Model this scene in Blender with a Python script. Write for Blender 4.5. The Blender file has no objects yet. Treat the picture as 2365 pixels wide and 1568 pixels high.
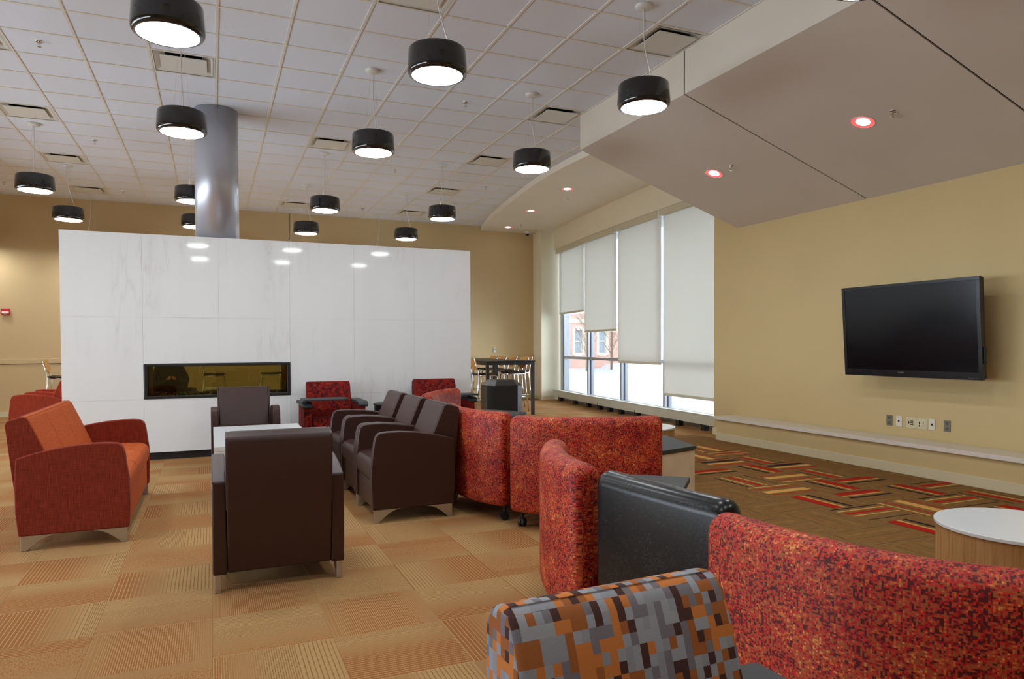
import bpy, math, random
from mathutils import Vector, Matrix
random.seed(7)
sc = bpy.context.scene
COL = sc.collection
PI = math.pi
R = math.radians

# ------------------------------------------------------------------ camera
H = 1.32
YAW, PIT, ROL = .403638, -.0246939, -.003888
fw = Vector((math.sin(YAW)*math.cos(PIT), math.cos(YAW)*math.cos(PIT), math.sin(PIT)))
r0 = Vector((math.cos(YAW), -math.sin(YAW), 0)); u0 = r0.cross(fw)
rt = r0*math.cos(ROL)+u0*math.sin(ROL); up = -r0*math.sin(ROL)+u0*math.cos(ROL)
cam = bpy.data.cameras.new('camera'); co = bpy.data.objects.new('camera', cam); COL.objects.link(co)
m = Matrix.Identity(4)
for i in range(3):
    m[i][0] = rt[i]; m[i][1] = up[i]; m[i][2] = -fw[i]
m.translation = Vector((0, 0, H)); co.matrix_world = m
cam.sensor_width = 36; cam.sensor_fit = 'HORIZONTAL'; cam.lens = 1620.63/2365*36
cam.shift_y = 54.05/2365; cam.clip_start = .05; cam.clip_end = 300
sc.camera = co

# ------------------------------------------------------------------ light and exposure
sc.view_settings.view_transform = 'Standard'; sc.view_settings.look = 'None'
sc.view_settings.gamma = 1; sc.view_settings.use_curve_mapping = False
sc.view_settings.exposure = 1.15
SKY = 5.2
LAMP = 20.0
w = bpy.data.worlds.new('sky'); sc.world = w; w.use_nodes = True
bg = w.node_tree.nodes['Background']; bg.inputs[0].default_value = (.82, .90, 1, 1); bg.inputs[1].default_value = SKY
def portal(loc, rot, sx, sy):
    l = bpy.data.lights.new('daylight_portal', 'AREA'); l.shape = 'RECTANGLE'; l.size = sx; l.size_y = sy; l.cycles.is_portal = True
    o = bpy.data.objects.new('daylight_portal', l); COL.objects.link(o); o.location = loc; o.rotation_euler = rot
portal((7.75, 11.9, 1.9), (0, R(90), 0), 3.6, 7.6)
portal((-6.25, 6.4, 1.35), (0, R(-90), 0), 1.8, 12.6)
sc.cycles.max_bounces = 8; sc.cycles.diffuse_bounces = 5; sc.cycles.transparent_max_bounces = 12
sc.cycles.sample_clamp_indirect = 6; sc.cycles.caustics_reflective = False; sc.cycles.caustics_refractive = False

# ------------------------------------------------------------------ material helpers
MATS = {}
def srgb(r, g, b):
    f = lambda c: (c/255/12.92 if c/255 <= .04045 else ((c/255+.055)/1.055)**2.4)
    return (f(r), f(g), f(b), 1)
class NT:
    def __init__(s, mat):
        s.t = mat.node_tree; s.n = s.t.nodes; s.l = s.t.links
        s.b = next(x for x in s.n if x.type == 'BSDF_PRINCIPLED')
    def new(s, ty, **k):
        nd = s.n.new(ty)
        for a, v in k.items(): setattr(nd, a, v)
        return nd
    def put(s, sock, v):
        if isinstance(v, bpy.types.NodeSocket): s.l.new(v, sock)
        elif v is not None: sock.default_value = v
    def math(s, op, a, b=None, c=None, clamp=False):
        nd = s.new('ShaderNodeMath', operation=op, use_clamp=clamp)
        s.put(nd.inputs[0], a); s.put(nd.inputs[1], b)
        if c is not None: s.put(nd.inputs[2], c)
        return nd.outputs[0]
    def vmath(s, op, a, b=None):
        nd = s.new('ShaderNodeVectorMath', operation=op)
        s.put(nd.inputs[0], a); s.put(nd.inputs[1], b)
        return nd.outputs[0]
    def mix(s, f, a, b, bt='MIX'):
        nd = s.new('ShaderNodeMix', data_type='RGBA', blend_type=bt)
        s.put(nd.inputs[0], f); s.put(nd.inputs[6], a); s.put(nd.inputs[7], b)
        return nd.outputs[2]
    def noise(s, vec, scale, detail=2, rough=.5):
        nd = s.new('ShaderNodeTexNoise'); s.put(nd.inputs['Vector'], vec)
        nd.inputs['Scale'].default_value = scale; nd.inputs['Detail'].default_value = detail; nd.inputs['Roughness'].default_value = rough
        return nd.outputs[0]
    def white(s, vec):
        nd = s.new('ShaderNodeTexWhiteNoise', noise_dimensions='3D'); s.put(nd.inputs[0], vec); return nd.outputs[0]
    def ramp(s, f, stops, const=False):
        nd = s.new('ShaderNodeValToRGB'); cr = nd.color_ramp
        cr.interpolation = 'CONSTANT' if const else 'LINEAR'
        while len(cr.elements) < len(stops): cr.elements.new(.5)
        for e, (p, c) in zip(cr.elements, stops): e.position = p; e.color = c
        s.put(nd.inputs[0], f); return nd.outputs[0]
    def obj(s): return s.new('ShaderNodeTexCoord').outputs['Object']
    def uv(s): return s.new('ShaderNodeTexCoord').outputs['UV']
    def sep(s, v):
        nd = s.new('ShaderNodeSeparateXYZ'); s.put(nd.inputs[0], v); return nd.outputs
    def bump(s, h, st=.3, d=.01):
        nd = s.new('ShaderNodeBump'); s.put(nd.inputs['Height'], h)
        nd.inputs['Strength'].default_value = st; nd.inputs['Distance'].default_value = d
        s.l.new(nd.outputs[0], s.b.inputs['Normal'])
def mat(name, col=(.8, .8, .8, 1), rough=.5, metal=0, spec=.5, emit=0, **k):
    if name in MATS: return MATS[name]
    mt = bpy.data.materials.new(name); mt.use_nodes = True; MATS[name] = mt
    b = next(x for x in mt.node_tree.nodes if x.type == 'BSDF_PRINCIPLED')
    b.inputs['Base Color'].default_value = col; b.inputs['Roughness'].default_value = rough
    b.inputs['Metallic'].default_value = metal; b.inputs['Specular IOR Level'].default_value = spec
    if emit:
        b.inputs['Emission Color'].default_value = k.get('ecol', (1, 1, 1, 1)); b.inputs['Emission Strength'].default_value = emit
    if 'coat' in k: b.inputs['Coat Weight'].default_value = k['coat']; b.inputs['Coat Roughness'].default_value = .1
    return mt
def paint(name, col, rough=.75):
    mt = mat(name, col, rough, spec=.3); t = NT(mt); o = t.obj()
    n = t.noise(o, 1.3, 3); c = t.mix(n, tuple(x*.95 for x in col[:3])+(1,), tuple(min(1, x*1.05) for x in col[:3])+(1,))
    t.put(t.b.inputs['Base Color'], c); t.bump(t.noise(o, 260, 2), .12, .002)
    return mt
def leather(name, col, rough=.42):
    mt = mat(name, col, rough, spec=.34); t = NT(mt); o = t.obj()
    n = t.noise(o, 6, 3); t.put(t.b.inputs['Base Color'], t.mix(n, tuple(x*.85 for x in col[:3])+(1,), tuple(x*1.15 for x in col[:3])+(1,)))
    t.b.inputs['Coat Weight'].default_value = .12; t.b.inputs['Coat Roughness'].default_value = .32
    v = t.new('ShaderNodeTexVoronoi'); t.put(v.inputs['Vector'], o); v.inputs['Scale'].default_value = 420
    h = t.math('ADD', t.math('MULTIPLY', v.outputs[0], .25), t.math('MULTIPLY', t.noise(o, 9, 2), .8))
    t.bump(h, .16, .004); return mt
def weave(name, c1, c2, rough=.85):
    mt = mat(name, c1, rough, spec=.2); t = NT(mt); o = t.obj()
    x = t.vmath('MULTIPLY', o, (260, 260, 12)); y = t.vmath('MULTIPLY', o, (14, 14, 320))
    n = t.math('ADD', t.math('MULTIPLY', t.noise(x, 1, 2), .6), t.math('MULTIPLY', t.noise(y, 1, 2), .4))
    t.put(t.b.inputs['Base Color'], t.ramp(n, [(.38, c1), (.62, c2)])); t.bump(n, .25, .002)
    return mt
def speck(name, stops, cell=.0047, gloss=.6, c2=None):
    stops = [(p, tuple(x*.86 for x in c[:3])+(1,)) for p, c in stops]
    """tiny pixel weave, uv in metres"""
    mt = mat(name, stops[0][1], gloss, spec=.35); t = NT(mt); u = t.uv()
    s1 = t.vmath('SNAP', t.vmath('ADD', u, (10, 10, 0)), (cell, cell, 1))
    s2 = t.vmath('SNAP', t.vmath('ADD', u, (10, 10, 0)), (cell*2, cell, 1))
    s3 = t.vmath('SNAP', t.vmath('ADD', u, (10, 10, 0)), (cell, cell*2, 1))
    a = t.white(s1); b = t.white(s2); c = t.white(s3)
    lo = t.noise(s1, 7, 3, .6); lo2 = t.noise(s1, 30, 2)
    v = t.math('ADD', t.math('MULTIPLY', a, .30), t.math('MULTIPLY', b, .22))
    v = t.math('ADD', v, t.math('MULTIPLY', c, .22)); v = t.math('ADD', v, t.math('MULTIPLY', t.math('SUBTRACT', lo, .5), .85))
    v = t.math('ADD', v, t.math('MULTIPLY', t.math('SUBTRACT', lo2, .5), .35)); v = t.math('ADD', v, .13)
    t.put(t.b.inputs['Base Color'], t.ramp(v, stops, True)); t.bump(v, .06, .001)
    return mt
def checks(name, cols, cell=(.0175, .0215)):
    mt = mat(name, cols[0], .8, spec=.2); t = NT(mt); u = t.uv(); w_, h_ = cell
    p = t.vmath('ADD', u, (10, 10, 0))
    sm = t.white(t.vmath('SNAP', p, (w_, h_, 1))); bg_ = t.white(t.vmath('SNAP', t.vmath('ADD', p, (w_, 0, 3)), (w_*3, h_*2, 1)))
    b2 = t.white(t.vmath('SNAP', t.vmath('ADD', p, (0, h_, 5)), (w_*2, h_*3, 1)))
    sel = t.math('LESS_THAN', t.white(t.vmath('SNAP', t.vmath('ADD', p, (0, 0, 8)), (w_, h_, 1))), .52)
    sel2 = t.math('LESS_THAN', t.white(t.vmath('SNAP', t.vmath('ADD', p, (0, 0, 12)), (w_*2, h_*2, 1))), .5)
    n = len(cols); st = [(i/n, c) for i, c in enumerate(cols)]
    a = t.ramp(sm, st, True); b = t.ramp(bg_, st, True); c = t.ramp(b2, st, True)
    cc = t.mix(sel, t.mix(sel2, b, c), a)
    f = t.noise(t.vmath('MULTIPLY', u, (900, 250, 1)), 1, 2)
    t.put(t.b.inputs['Base Color'], t.mix(t.math('MULTIPLY', f, .35), cc, (0, 0, 0, 1))); t.bump(f, .2, .001)
    return mt

WALLC = srgb(206, 184, 134)
M_wall = paint('yellow_paint', WALLC)
M_wallb = paint('ochre_paint', srgb(204, 180, 136))
M_cream = paint('cream_paint', srgb(226, 217, 190))
M_base = paint('base_paint', srgb(216, 205, 170), .5)
M_soff = paint('soffit_paint', srgb(212, 204, 194))
M_fascia = paint('fascia_paint', srgb(222, 214, 198))
M_dark = mat('dark_gap', (.012, .012, .012, 1), .9, spec=.1)
M_black = mat('black_plastic', (.012, .013, .014, 1), .45)
M_blackm = mat('black_metal', (.016, .016, .018, 1), .35)
M_char = mat('charcoal_laminate', srgb(48, 54, 56), .5)
M_chrome = mat('chrome', (.75, .76, .78, 1), .12, 1)
M_alu = mat('cast_aluminium', (.55, .56, .58, 1), .33, 1)
M_white = mat('white_laminate', srgb(226, 230, 230), .22, spec=.5)
M_trim = mat('white_trim', srgb(214, 214, 206), .45)
M_heat = mat('heater_enamel', srgb(196, 196, 178), .35)
M_grey = mat('grey_plate', srgb(120, 118, 108), .5)
M_ivory = mat('ivory_plate', srgb(214, 204, 168), .45)
M_plate = mat('white_plate', srgb(226, 220, 204), .4)
M_red = mat('alarm_red', srgb(190, 24, 30), .35)
M_brown = leather('brown_leather', srgb(54, 30, 23), .42)
M_brick = weave('terracotta_weave', srgb(104, 34, 20), srgb(142, 54, 30))
M_orange = weave('orange_weave', srgb(164, 70, 28), srgb(196, 98, 44))
M_orange2 = weave('rust_weave', srgb(126, 40, 22), srgb(160, 62, 38))
M_cords = mat('white_cord', srgb(222, 220, 214), .5)
M_shade = mat('black_gloss', (.010, .010, .010, 1), .07, coat=.5)
M_lamp = mat('lamp_diffuser', (1, 1, 1, 1), .5, emit=LAMP, ecol=(.93, .97, 1, 1))
M_down = mat('downlight_lens', (1, 1, 1, 1), .5, emit=10, ecol=(1, .97, .93, 1))
M_downred = mat('red_reflector', srgb(255, 70, 70), .3, emit=.5, ecol=(1, .1, .1, 1))  # emission stands in for lens light falling on the reflector
M_spk = speck('red_speckle', [(0, srgb(84, 12, 10)), (.33, srgb(146, 20, 16)), (.42, srgb(188, 30, 22)), (.50, srgb(200, 44, 26)), (.57, srgb(168, 80, 40)), (.76, srgb(212, 104, 46)), (.88, srgb(224, 146, 78))])
M_blk = speck('black_speckle', [(0, srgb(16, 17, 18)), (.45, srgb(22, 23, 25)), (.62, srgb(31, 33, 34)), (.82, srgb(42, 44, 45))], .004, .27)
M_chk = checks('checked_fabric', [srgb(150, 152, 158), srgb(206, 126, 62), srgb(160, 162, 168), srgb(126, 120, 126), srgb(164, 98, 50), srgb(78, 50, 44)])
M_chk.node_tree.nodes
M_redchk = checks('red_check_fabric', [srgb(132, 26, 17), srgb(128, 25, 17), srgb(146, 42, 20), srgb(124, 20, 15), srgb(136, 34, 18), srgb(104, 18, 18), srgb(70, 14, 20)], (.022, .022))
M_vinyl = leather('cream_vinyl', srgb(222, 204, 176), .5)
M_stoolseat = checks('stool_fabric', [srgb(60, 44, 34), srgb(110, 84, 50), srgb(40, 30, 26)], (.03, .03))
def wood(name, c1, c2, sc_=(60, 60, 4)):
    mt = mat(name, c1, .45); t = NT(mt); o = t.obj()
    n = t.noise(t.vmath('MULTIPLY', o, sc_), 1, 4, .65); t.put(t.b.inputs['Base Color'], t.ramp(n, [(.3, c1), (.7, c2)])); return mt
M_oak = wood('oak_veneer', srgb(158, 112, 62), srgb(196, 152, 98))
M_ply = wood('stool_plywood', srgb(176, 122, 58), srgb(204, 152, 84), (40, 40, 10))
# marble
M_marble = mat('white_marble', srgb(228, 230, 230), .05, spec=.5); t = NT(M_marble); o = t.obj()
ds = t.vmath('ADD', t.vmath('MULTIPLY', o, (3.4, 1, .7)), t.vmath('MULTIPLY', t.new('ShaderNodeTexNoise').outputs[1], (0, 0, 0)))
rot = t.new('ShaderNodeMapping'); rot.inputs['Rotation'].default_value = (0, R(22), 0); rot.inputs['Scale'].default_value = (3.2, 1, .55); t.put(rot.inputs[0], o)
v1 = t.noise(rot.outputs[0], 1.1, 6, .6); vein = t.math('ABSOLUTE', t.math('SUBTRACT', v1, .5))
vv = t.ramp(vein, [(0, (1, 1, 1, 1)), (.018, (.25, .25, .25, 1)), (.06, (0, 0, 0, 1))])
msk = t.ramp(t.noise(o, .9, 2), [(.48, (0, 0, 0, 1)), (.7, (1, 1, 1, 1))])
t.put(t.b.inputs['Base Color'], t.mix(t.math('MULTIPLY', t.math('MULTIPLY', vv, msk), .42), t.mix(t.noise(rot.outputs[0], .7, 3), srgb(234, 236, 236), srgb(222, 225, 225)), srgb(186, 182, 170)))
# ceiling tile
M_tile = mat('acoustic_tile', srgb(214, 211, 210), .9, spec=.1); t = NT(M_tile); o = t.obj()
n = t.noise(o, 380, 2); t.put(t.b.inputs['Base Color'], t.ramp(n, [(.3, srgb(212, 218, 228)), (.55, srgb(226, 232, 242))])); t.bump(n, .3, .002)
M_grid = mat('ceiling_grid', srgb(222, 218, 206), .5)
# glass
def thin_glass(name, tint, gl=.1, rough=0):
    mt = bpy.data.materials.new(name); mt.use_nodes = True; nt = mt.node_tree; nt.nodes.clear()
    out = nt.nodes.new('ShaderNodeOutputMaterial'); mx = nt.nodes.new('ShaderNodeMixShader'); tr = nt.nodes.new('ShaderNodeBsdfTransparent'); g = nt.nodes.new('ShaderNodeBsdfGlossy')
    lw = nt.nodes.new('ShaderNodeFresnel'); lw.inputs[0].default_value = 1.45
    tr.inputs[0].default_value = tint; g.inputs['Roughness'].default_value = rough
    mu = nt.nodes.new('ShaderNodeMath'); mu.operation = 'MULTIPLY'; mu.inputs[1].default_value = gl; nt.links.new(lw.outputs[0], mu.inputs[0])
    nt.links.new(mu.outputs[0], mx.inputs[0]); nt.links.new(tr.outputs[0], mx.inputs[1]); nt.links.new(g.outputs[0], mx.inputs[2]); nt.links.new(mx.outputs[0], out.inputs[0]); return mt
M_glass = thin_glass('window_glass', (.95, .97, .98, 1), .8)
M_fire = thin_glass('firebox_glass', (.68, .65, .46, 1), 1.2)
# blind
M_blind = bpy.data.materials.new('blind_fabric'); M_blind.use_nodes = True; nt = M_blind.node_tree; nt.nodes.clear()
out = nt.nodes.new('ShaderNodeOutputMaterial'); mx = nt.nodes.new('ShaderNodeMixShader'); df = nt.nodes.new('ShaderNodeBsdfDiffuse'); tl = nt.nodes.new('ShaderNodeBsdfTranslucent')
df.inputs[0].default_value = srgb(226, 224, 216); tl.inputs[0].default_value = srgb(226, 225, 218); mx.inputs[0].default_value = .36
wv = nt.nodes.new('ShaderNodeTexNoise'); wv.inputs['Scale'].default_value = 300; bp = nt.nodes.new('ShaderNodeBump'); bp.inputs['Strength'].default_value = .1
nt.links.new(wv.outputs[0], bp.inputs['Height']); nt.links.new(bp.outputs[0], df.inputs['Normal'])
nt.links.new(df.outputs[0], mx.inputs[1]); nt.links.new(tl.outputs[0], mx.inputs[2]); nt.links.new(mx.outputs[0], out.inputs[0])

# carpets -----------------------------------------------------------
TAN = srgb(178, 146, 98); ORG = srgb(148, 94, 52)
def attr(t, n): a = t.new('ShaderNodeAttribute'); a.attribute_name = n; return a.outputs['Fac']
M_carp = mat('carpet_weave', TAN, .95, spec=.08); t = NT(M_carp); s_ = t.sep(t.uv()); ph = attr(t, 'ph')
tt = t.math('ADD', s_[0], ph)
g1 = t.math('ADD', t.math('MULTIPLY', t.math('SINE', t.math('MULTIPLY', tt, 3.3)), .72), .5, clamp=True)
g2 = t.math('ADD', t.math('MULTIPLY', t.math('SINE', t.math('MULTIPLY', tt, 2.1)), .5), .5)
fib = t.noise(t.vmath('MULTIPLY', t.obj(), (1, 1, 0)), 240, 3, .7)
fl = t.noise(t.vmath('MULTIPLY', t.uv(), (60, 6, 1)), 1, 2)
base = t.mix(t.math('ADD', t.math('MULTIPLY', g1, .8), t.math('MULTIPLY', fl, .25), clamp=True), TAN, ORG)
inv = t.mix(g1, srgb(124, 78, 42), srgb(190, 160, 110))
f1 = t.math('FRACT', t.math('MULTIPLY', s_[0], 26)); f2 = t.math('FRACT', t.math('MULTIPLY', s_[0], 52))
dash = t.math('GREATER_THAN', t.noise(t.vmath('MULTIPLY', t.uv(), (26, 110, 1)), 1, 0), .40)
l1 = t.math('LESS_THAN', f1, .24); l2 = t.math('LESS_THAN', f2, .4)
ln = t.mix(t.math('GREATER_THAN', g2, .6), l1, l2)
lm = t.math('MULTIPLY', t.math('MULTIPLY', ln, dash), .8)
bc = t.mix(lm, base, inv); bc = t.mix(t.math('MULTIPLY', t.math('SUBTRACT', fib, .35, clamp=True), .5), bc, srgb(120, 78, 40))
t.put(t.b.inputs['Base Color'], bc); t.bump(t.math('ADD', fib, t.math('MULTIPLY', lm, -.6)), .5, .004)
BRN = srgb(150, 112, 62)
def accent(name, stops):
    mt = mat(name, BRN, .95, spec=.08); t = NT(mt); s_ = t.sep(t.uv())
    fl = t.noise(t.vmath('MULTIPLY', t.uv(), (70, 4, 1)), 1, 3); fib = t.noise(t.obj(), 240, 3, .7)
    b = t.ramp(fl, [(.35, srgb(124, 90, 50)), (.65, srgb(148, 114, 69))])
    c = b
    for a, z, col in stops:
        mk = t.math('MULTIPLY', t.math('GREATER_THAN', s_[0], a), t.math('LESS_THAN', s_[0], z)); c = t.mix(mk, c, col)
    c = t.mix(t.math('MULTIPLY', t.math('SUBTRACT', fib, .35, clamp=True), .5), c, srgb(80, 50, 30))
    t.put(t.b.inputs['Base Color'], c); t.bump(fib, .5, .004); return mt
cR, cK, cY, cO, cr, cy = srgb(188, 32, 20), srgb(40, 34, 36), srgb(224, 172, 92), srgb(178, 96, 60), srgb(168, 70, 40), srgb(186, 146, 70)
M_acc = {
 'p': accent('carpet_plain', [(.15, .158, cK), (.34, .35, cy), (.52, .528, cK), (.66, .67, cr), (.84, .848, cK)]),
 'A': accent('carpet_red_black', [(.14, .16, cK), (.16, .33, cR), (.36, .41, cY), (.50, .58, cK), (.70, .712, cr), (.86, .87, cy)]),
 'D': accent('carpet_gold_red', [(.08, .13, cY), (.24, .29, cR), (.45, .64, cY), (.74, .78, cR)]),
 'F': accent('carpet_stripes', [(.06, .11, cK), (.20, .25, cY), (.34, .44, cR), (.52, .56, cY), (.80, .83, cK)]),
 'O': accent('carpet_black_gold', [(.05, .10, cK), (.12, .20, cO), (.24, .42, cK), (.48, .62, cY), (.74, .82, cR)]),
 'K': accent('carpet_red_line', [(.08, .12, cK), (.26, .38, cR), (.46, .51, cY), (.6, .615, cK), (.85, .86, cy)])}

# ------------------------------------------------------------------ mesh helpers
class MB:
    def __init__(s): s.v = []; s.f = []; s.uv = None; s.fu = []
    def face(s, idx, uv=None): s.f.append(tuple(idx)); s.fu.append(uv)
    def box(s, x0, x1, y0, y1, z0, z1):
        b = len(s.v)
        s.v += [(x0, y0, z0), (x1, y0, z0), (x1, y1, z0), (x0, y1, z0), (x0, y0, z1), (x1, y0, z1), (x1, y1, z1), (x0, y1, z1)]
        for q in ((0, 3, 2, 1), (4, 5, 6, 7), (0, 1, 5, 4), (1, 2, 6, 5), (2, 3, 7, 6), (3, 0, 4, 7)): s.face([b+i for i in q])
        return s
    def prism(s, prof, x0, x1, axis='x'):
        """profile of (a,b) extruded along axis; axis x: (y,z); axis y: (x,z); axis z: (x,y)"""
        b = len(s.v); n = len(prof)
        mk = {'x': lambda c, p: (c, p[0], p[1]), 'y': lambda c, p: (p[0], c, p[1]), 'z': lambda c, p: (p[0], p[1], c)}[axis]
        s.v += [mk(x0, p) for p in prof]+[mk(x1, p) for p in prof]
        A = sum(prof[i][0]*prof[(i+1) % n][1]-prof[(i+1) % n][0]*prof[i][1] for i in range(n))
        fl = (A > 0) ^ (axis == 'y') ^ (x1 < x0)
        fs = [tuple(range(n))[::-1], tuple(range(n, 2*n))]+[(i, (i+1) % n, n+(i+1) % n, n+i) for i in range(n)]
        for q in fs: s.face([b+i for i in (q if fl else q[::-1])])
        return s
    def lathe(s, prof, n=32, c=(0, 0, 0), caps=True):
        b = len(s.v)
        for r_, z in prof:
            for i in range(n):
                a = 2*PI*i/n; s.v.append((c[0]+r_*math.cos(a), c[1]+r_*math.sin(a), c[2]+z))
        for k in range(len(prof)-1):
            for i in range(n):
                j = (i+1) % n; s.face((b+k*n+i, b+k*n+j, b+(k+1)*n+j, b+(k+1)*n+i))
        if caps:
            s.face([b+i for i in range(n)][::-1]); s.face([b+(len(prof)-1)*n+i for i in range(n)])
        return s
    def tube(s, pts, r_, n=8, closed=False):
        b = len(s.v); P = [Vector(p) for p in pts]; N = len(P); prev = None
        for k in range(N):
            if closed: d = P[(k+1) % N]-P[k-1]
            else: d = P[min(k+1, N-1)]-P[max(k-1, 0)]
            d.normalize()
            if prev is None:
                a = Vector((0, 0, 1)) if abs(d.z) < .9 else Vector((1, 0, 0)); x = d.cross(a).normalized()
            else: x = (prev-d*prev.dot(d)).normalized()
            prev = x; y = d.cross(x)
            for i in range(n):
                a = 2*PI*i/n; s.v.append(tuple(P[k]+x*r_*math.cos(a)+y*r_*math.sin(a)))
        for k in range(N if closed else N-1):
            k2 = (k+1) % N
            for i in range(n):
                j = (i+1) % n; s.face((b+k*n+i, b+k*n+j, b+k2*n+j, b+k2*n+i))
        if not closed: s.face([b+i for i in range(n)][::-1]); s.face([b+(N-1)*n+i for i in range(n)])
        return s
    def cyl(s, x, y, z0, z1, r_, n=24): return s.lathe([(r_, z0), (r_, z1)], n, (x, y, 0))
    def mesh(s, name, mt, smooth=False):
        me = bpy.data.meshes.new(name); me.from_pydata(s.v, [], s.f); me.materials.append(mt)
        if smooth: me.shade_smooth()
        if getattr(s, 'fix', False):
            fu = s.fu; me.validate(); nf = len(s.f); ul = me.uv_layers.new(name='uv')
            for p in me.polygons:
                q = fu[p.index]
                for i, li in enumerate(p.loop_indices):
                    co = me.vertices[me.loops[li].vertex_index].co; ul.data[li].uv = q[i] if q else (co.x*.7+co.y*.7, co.z)
            import bmesh
            bm = bmesh.new(); bm.from_mesh(me); bmesh.ops.recalc_face_normals(bm, faces=bm.faces)
            for f in bm.faces:
                if len(f.verts) > 4: f.smooth = False
            bm.to_mesh(me); bm.free(); return me
        ul = me.uv_layers.new(name='uv')
        for p in me.polygons:
            fu = s.fu[p.index]; nn = p.normal; ax = max(range(3), key=lambda i: abs(nn[i]))
            for q, li in enumerate(p.loop_indices):
                if fu: ul.data[li].uv = fu[q]
                else:
                    c = me.vertices[me.loops[li].vertex_index].co
                    ul.data[li].uv = (c.y, c.z) if ax == 0 else (c.x, c.z) if ax == 1 else (c.x, c.y)
        return me
def link(name, data, parent=None):
    o = bpy.data.objects.new(name, data); COL.objects.link(o)
    if parent: o.parent = parent
    return o
def obj(name, mb, mt, parent=None, bevel=0, seg=2, smooth=False, sub=0):
    me = mb.mesh(name, mt, smooth or bevel > 0); o = link(name, me, parent)
    if bevel:
        b = o.modifiers.new('bevel', 'BEVEL'); b.width = bevel; b.segments = seg; b.limit_method = 'ANGLE'; b.angle_limit = R(28); b.harden_normals = True
    if sub:
        q = o.modifiers.new('sub', 'SUBSURF'); q.levels = sub; q.render_levels = sub
    return o
def thing(name, label, cat, loc=(0, 0, 0), rz=0, group=None):
    o = link(name, None); o.location = loc; o.rotation_euler = (0, 0, rz); o['label'] = label; o['category'] = cat
    if group: o['group'] = group
    return o
def tag(o, label, cat, group=None):
    o['label'] = label; o['category'] = cat
    if group: o['group'] = group
    return o
def struct(o, label=None):
    o['kind'] = 'structure'
    if label: o['label'] = label
    return o
KIDS = {}
def dup(root, loc, rz, label, group=None):
    def rec(o, par):
        c = o.copy(); COL.objects.link(c); c.parent = par
        for k in [x for x in ALLK(o)]: rec(k, c)
        return c
    c = rec(root, None); c.location = loc; c.rotation_euler = (0, 0, rz); c['label'] = label
    if group: c['group'] = group
    return c
def ALLK(o): return list(o.children)
def catmull(pts, n=8):
    P = [Vector(p) for p in pts]; P = [2*P[0]-P[1]]+P+[2*P[-1]-P[-2]]; out = []
    for i in range(1, len(P)-2):
        for k in range(n):
            t_ = k/n; a, b, c, d = P[i-1:i+3]
            out.append(.5*((2*b)+(c-a)*t_+(2*a-5*b+4*c-d)*t_*t_+(3*b-a-3*c+d)*t_**3))
    out.append(P[-2]); return out
def sweep(pts, o0, o1, z0, z1, rad, side=1, uv=True, rtop=None, bulge=0):
    """rounded slab swept along a plan curve; side=+1: offset to the left of travel"""
    mb = MB(); C = catmull([(p[0], p[1], 0) for p in pts], 8); L = [0]
    for i in range(1, len(C)): L.append(L[-1]+(C[i]-C[i-1]).length)
    tot = L[-1]; rad = min(rad, (o1-o0)/2-.001); rt_ = rtop or rad
    S = []
    for k in range(5): S.append(rad*(1-math.cos(PI/2*k/4)))
    S = S+[x for x in L if rad+.01 < x < tot-rad-.01]+[tot-x for x in reversed(S)]
    def at(s_):
        i = 0
        while i < len(L)-2 and L[i+1] < s_: i += 1
        k = (s_-L[i])/max(1e-6, L[i+1]-L[i]); p = C[i].lerp(C[i+1], k); d = (C[min(i+2, len(C)-1)]-C[max(i-1, 0)]).normalized(); return p, d
    rings = []
    for s_ in S:
        e = min(s_, tot-s_); ins = 0
        if e < rad: ins = rad-math.sqrt(max(0, rad*rad-(rad-e)**2))
        p, d = at(s_); nrm = Vector((-d.y, d.x, 0))*side
        a0, a1, b0, b1 = o0+ins, o1-ins, z0+ins, z1-ins; prof = []
        for (ca, cb, st, rr) in ((a1, b0, -90, rad), (a1, b1, 0, rt_), (a0, b1, 90, rt_), (a0, b0, 180, rad)):
            rr = max(.002, min(rr-ins, (a1-a0)/2-.0005, (b1-b0)/2-.0005)); sa = -1 if ca == a1 else 1; sb = -1 if cb == b1 else 1
            for q in range(5):
                an = R(st+22.5*q); prof.append((ca+sa*rr+rr*math.cos(an), cb+sb*rr+rr*math.sin(an)))
        rings.append([(p+nrm*a, b) for a, b in prof])
    n = 20; pl = [0]
    for i in range(n):
        a = rings[len(rings)//2][i]; b = rings[len(rings)//2][(i+1) % n]; pl.append(pl[-1]+math.hypot((a[0]-b[0]).length, a[1]-b[1]))
    for rg in rings: mb.v += [(p.x, p.y, z) for p, z in rg]
    for k in range(len(rings)-1):
        for i in range(n):
            j = (i+1) % n; q = (k*n+i, k*n+j, (k+1)*n+j, (k+1)*n+i); u = ((S[k], pl[i]), (S[k], pl[i+1]), (S[k+1], pl[i+1]), (S[k+1], pl[i]))
            if side > 0: q = q[::-1]; u = u[::-1]
            mb.face(q[::-1], u[::-1])
    a = list(range(n)); b = [(len(rings)-1)*n+i for i in range(n)]
    if side > 0: mb.face(a); mb.face(b[::-1])
    else: mb.face(a[::-1]); mb.face(b)
    mb.fix = True
    return mb
def text(name, body, size, mt, parent, mtx, ext=.001):
    cu = bpy.data.curves.new(name, 'FONT'); cu.body = body; cu.size = size; cu.extrude = ext; cu.align_x = 'CENTER'; cu.align_y = 'CENTER'
    tmp = bpy.data.objects.new('tmp', cu); me = bpy.data.meshes.new_from_object(tmp); me.materials.clear(); me.materials.append(mt)
    bpy.data.objects.remove(tmp); o = link(name, me, parent); o.matrix_local = mtx; return o

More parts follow.
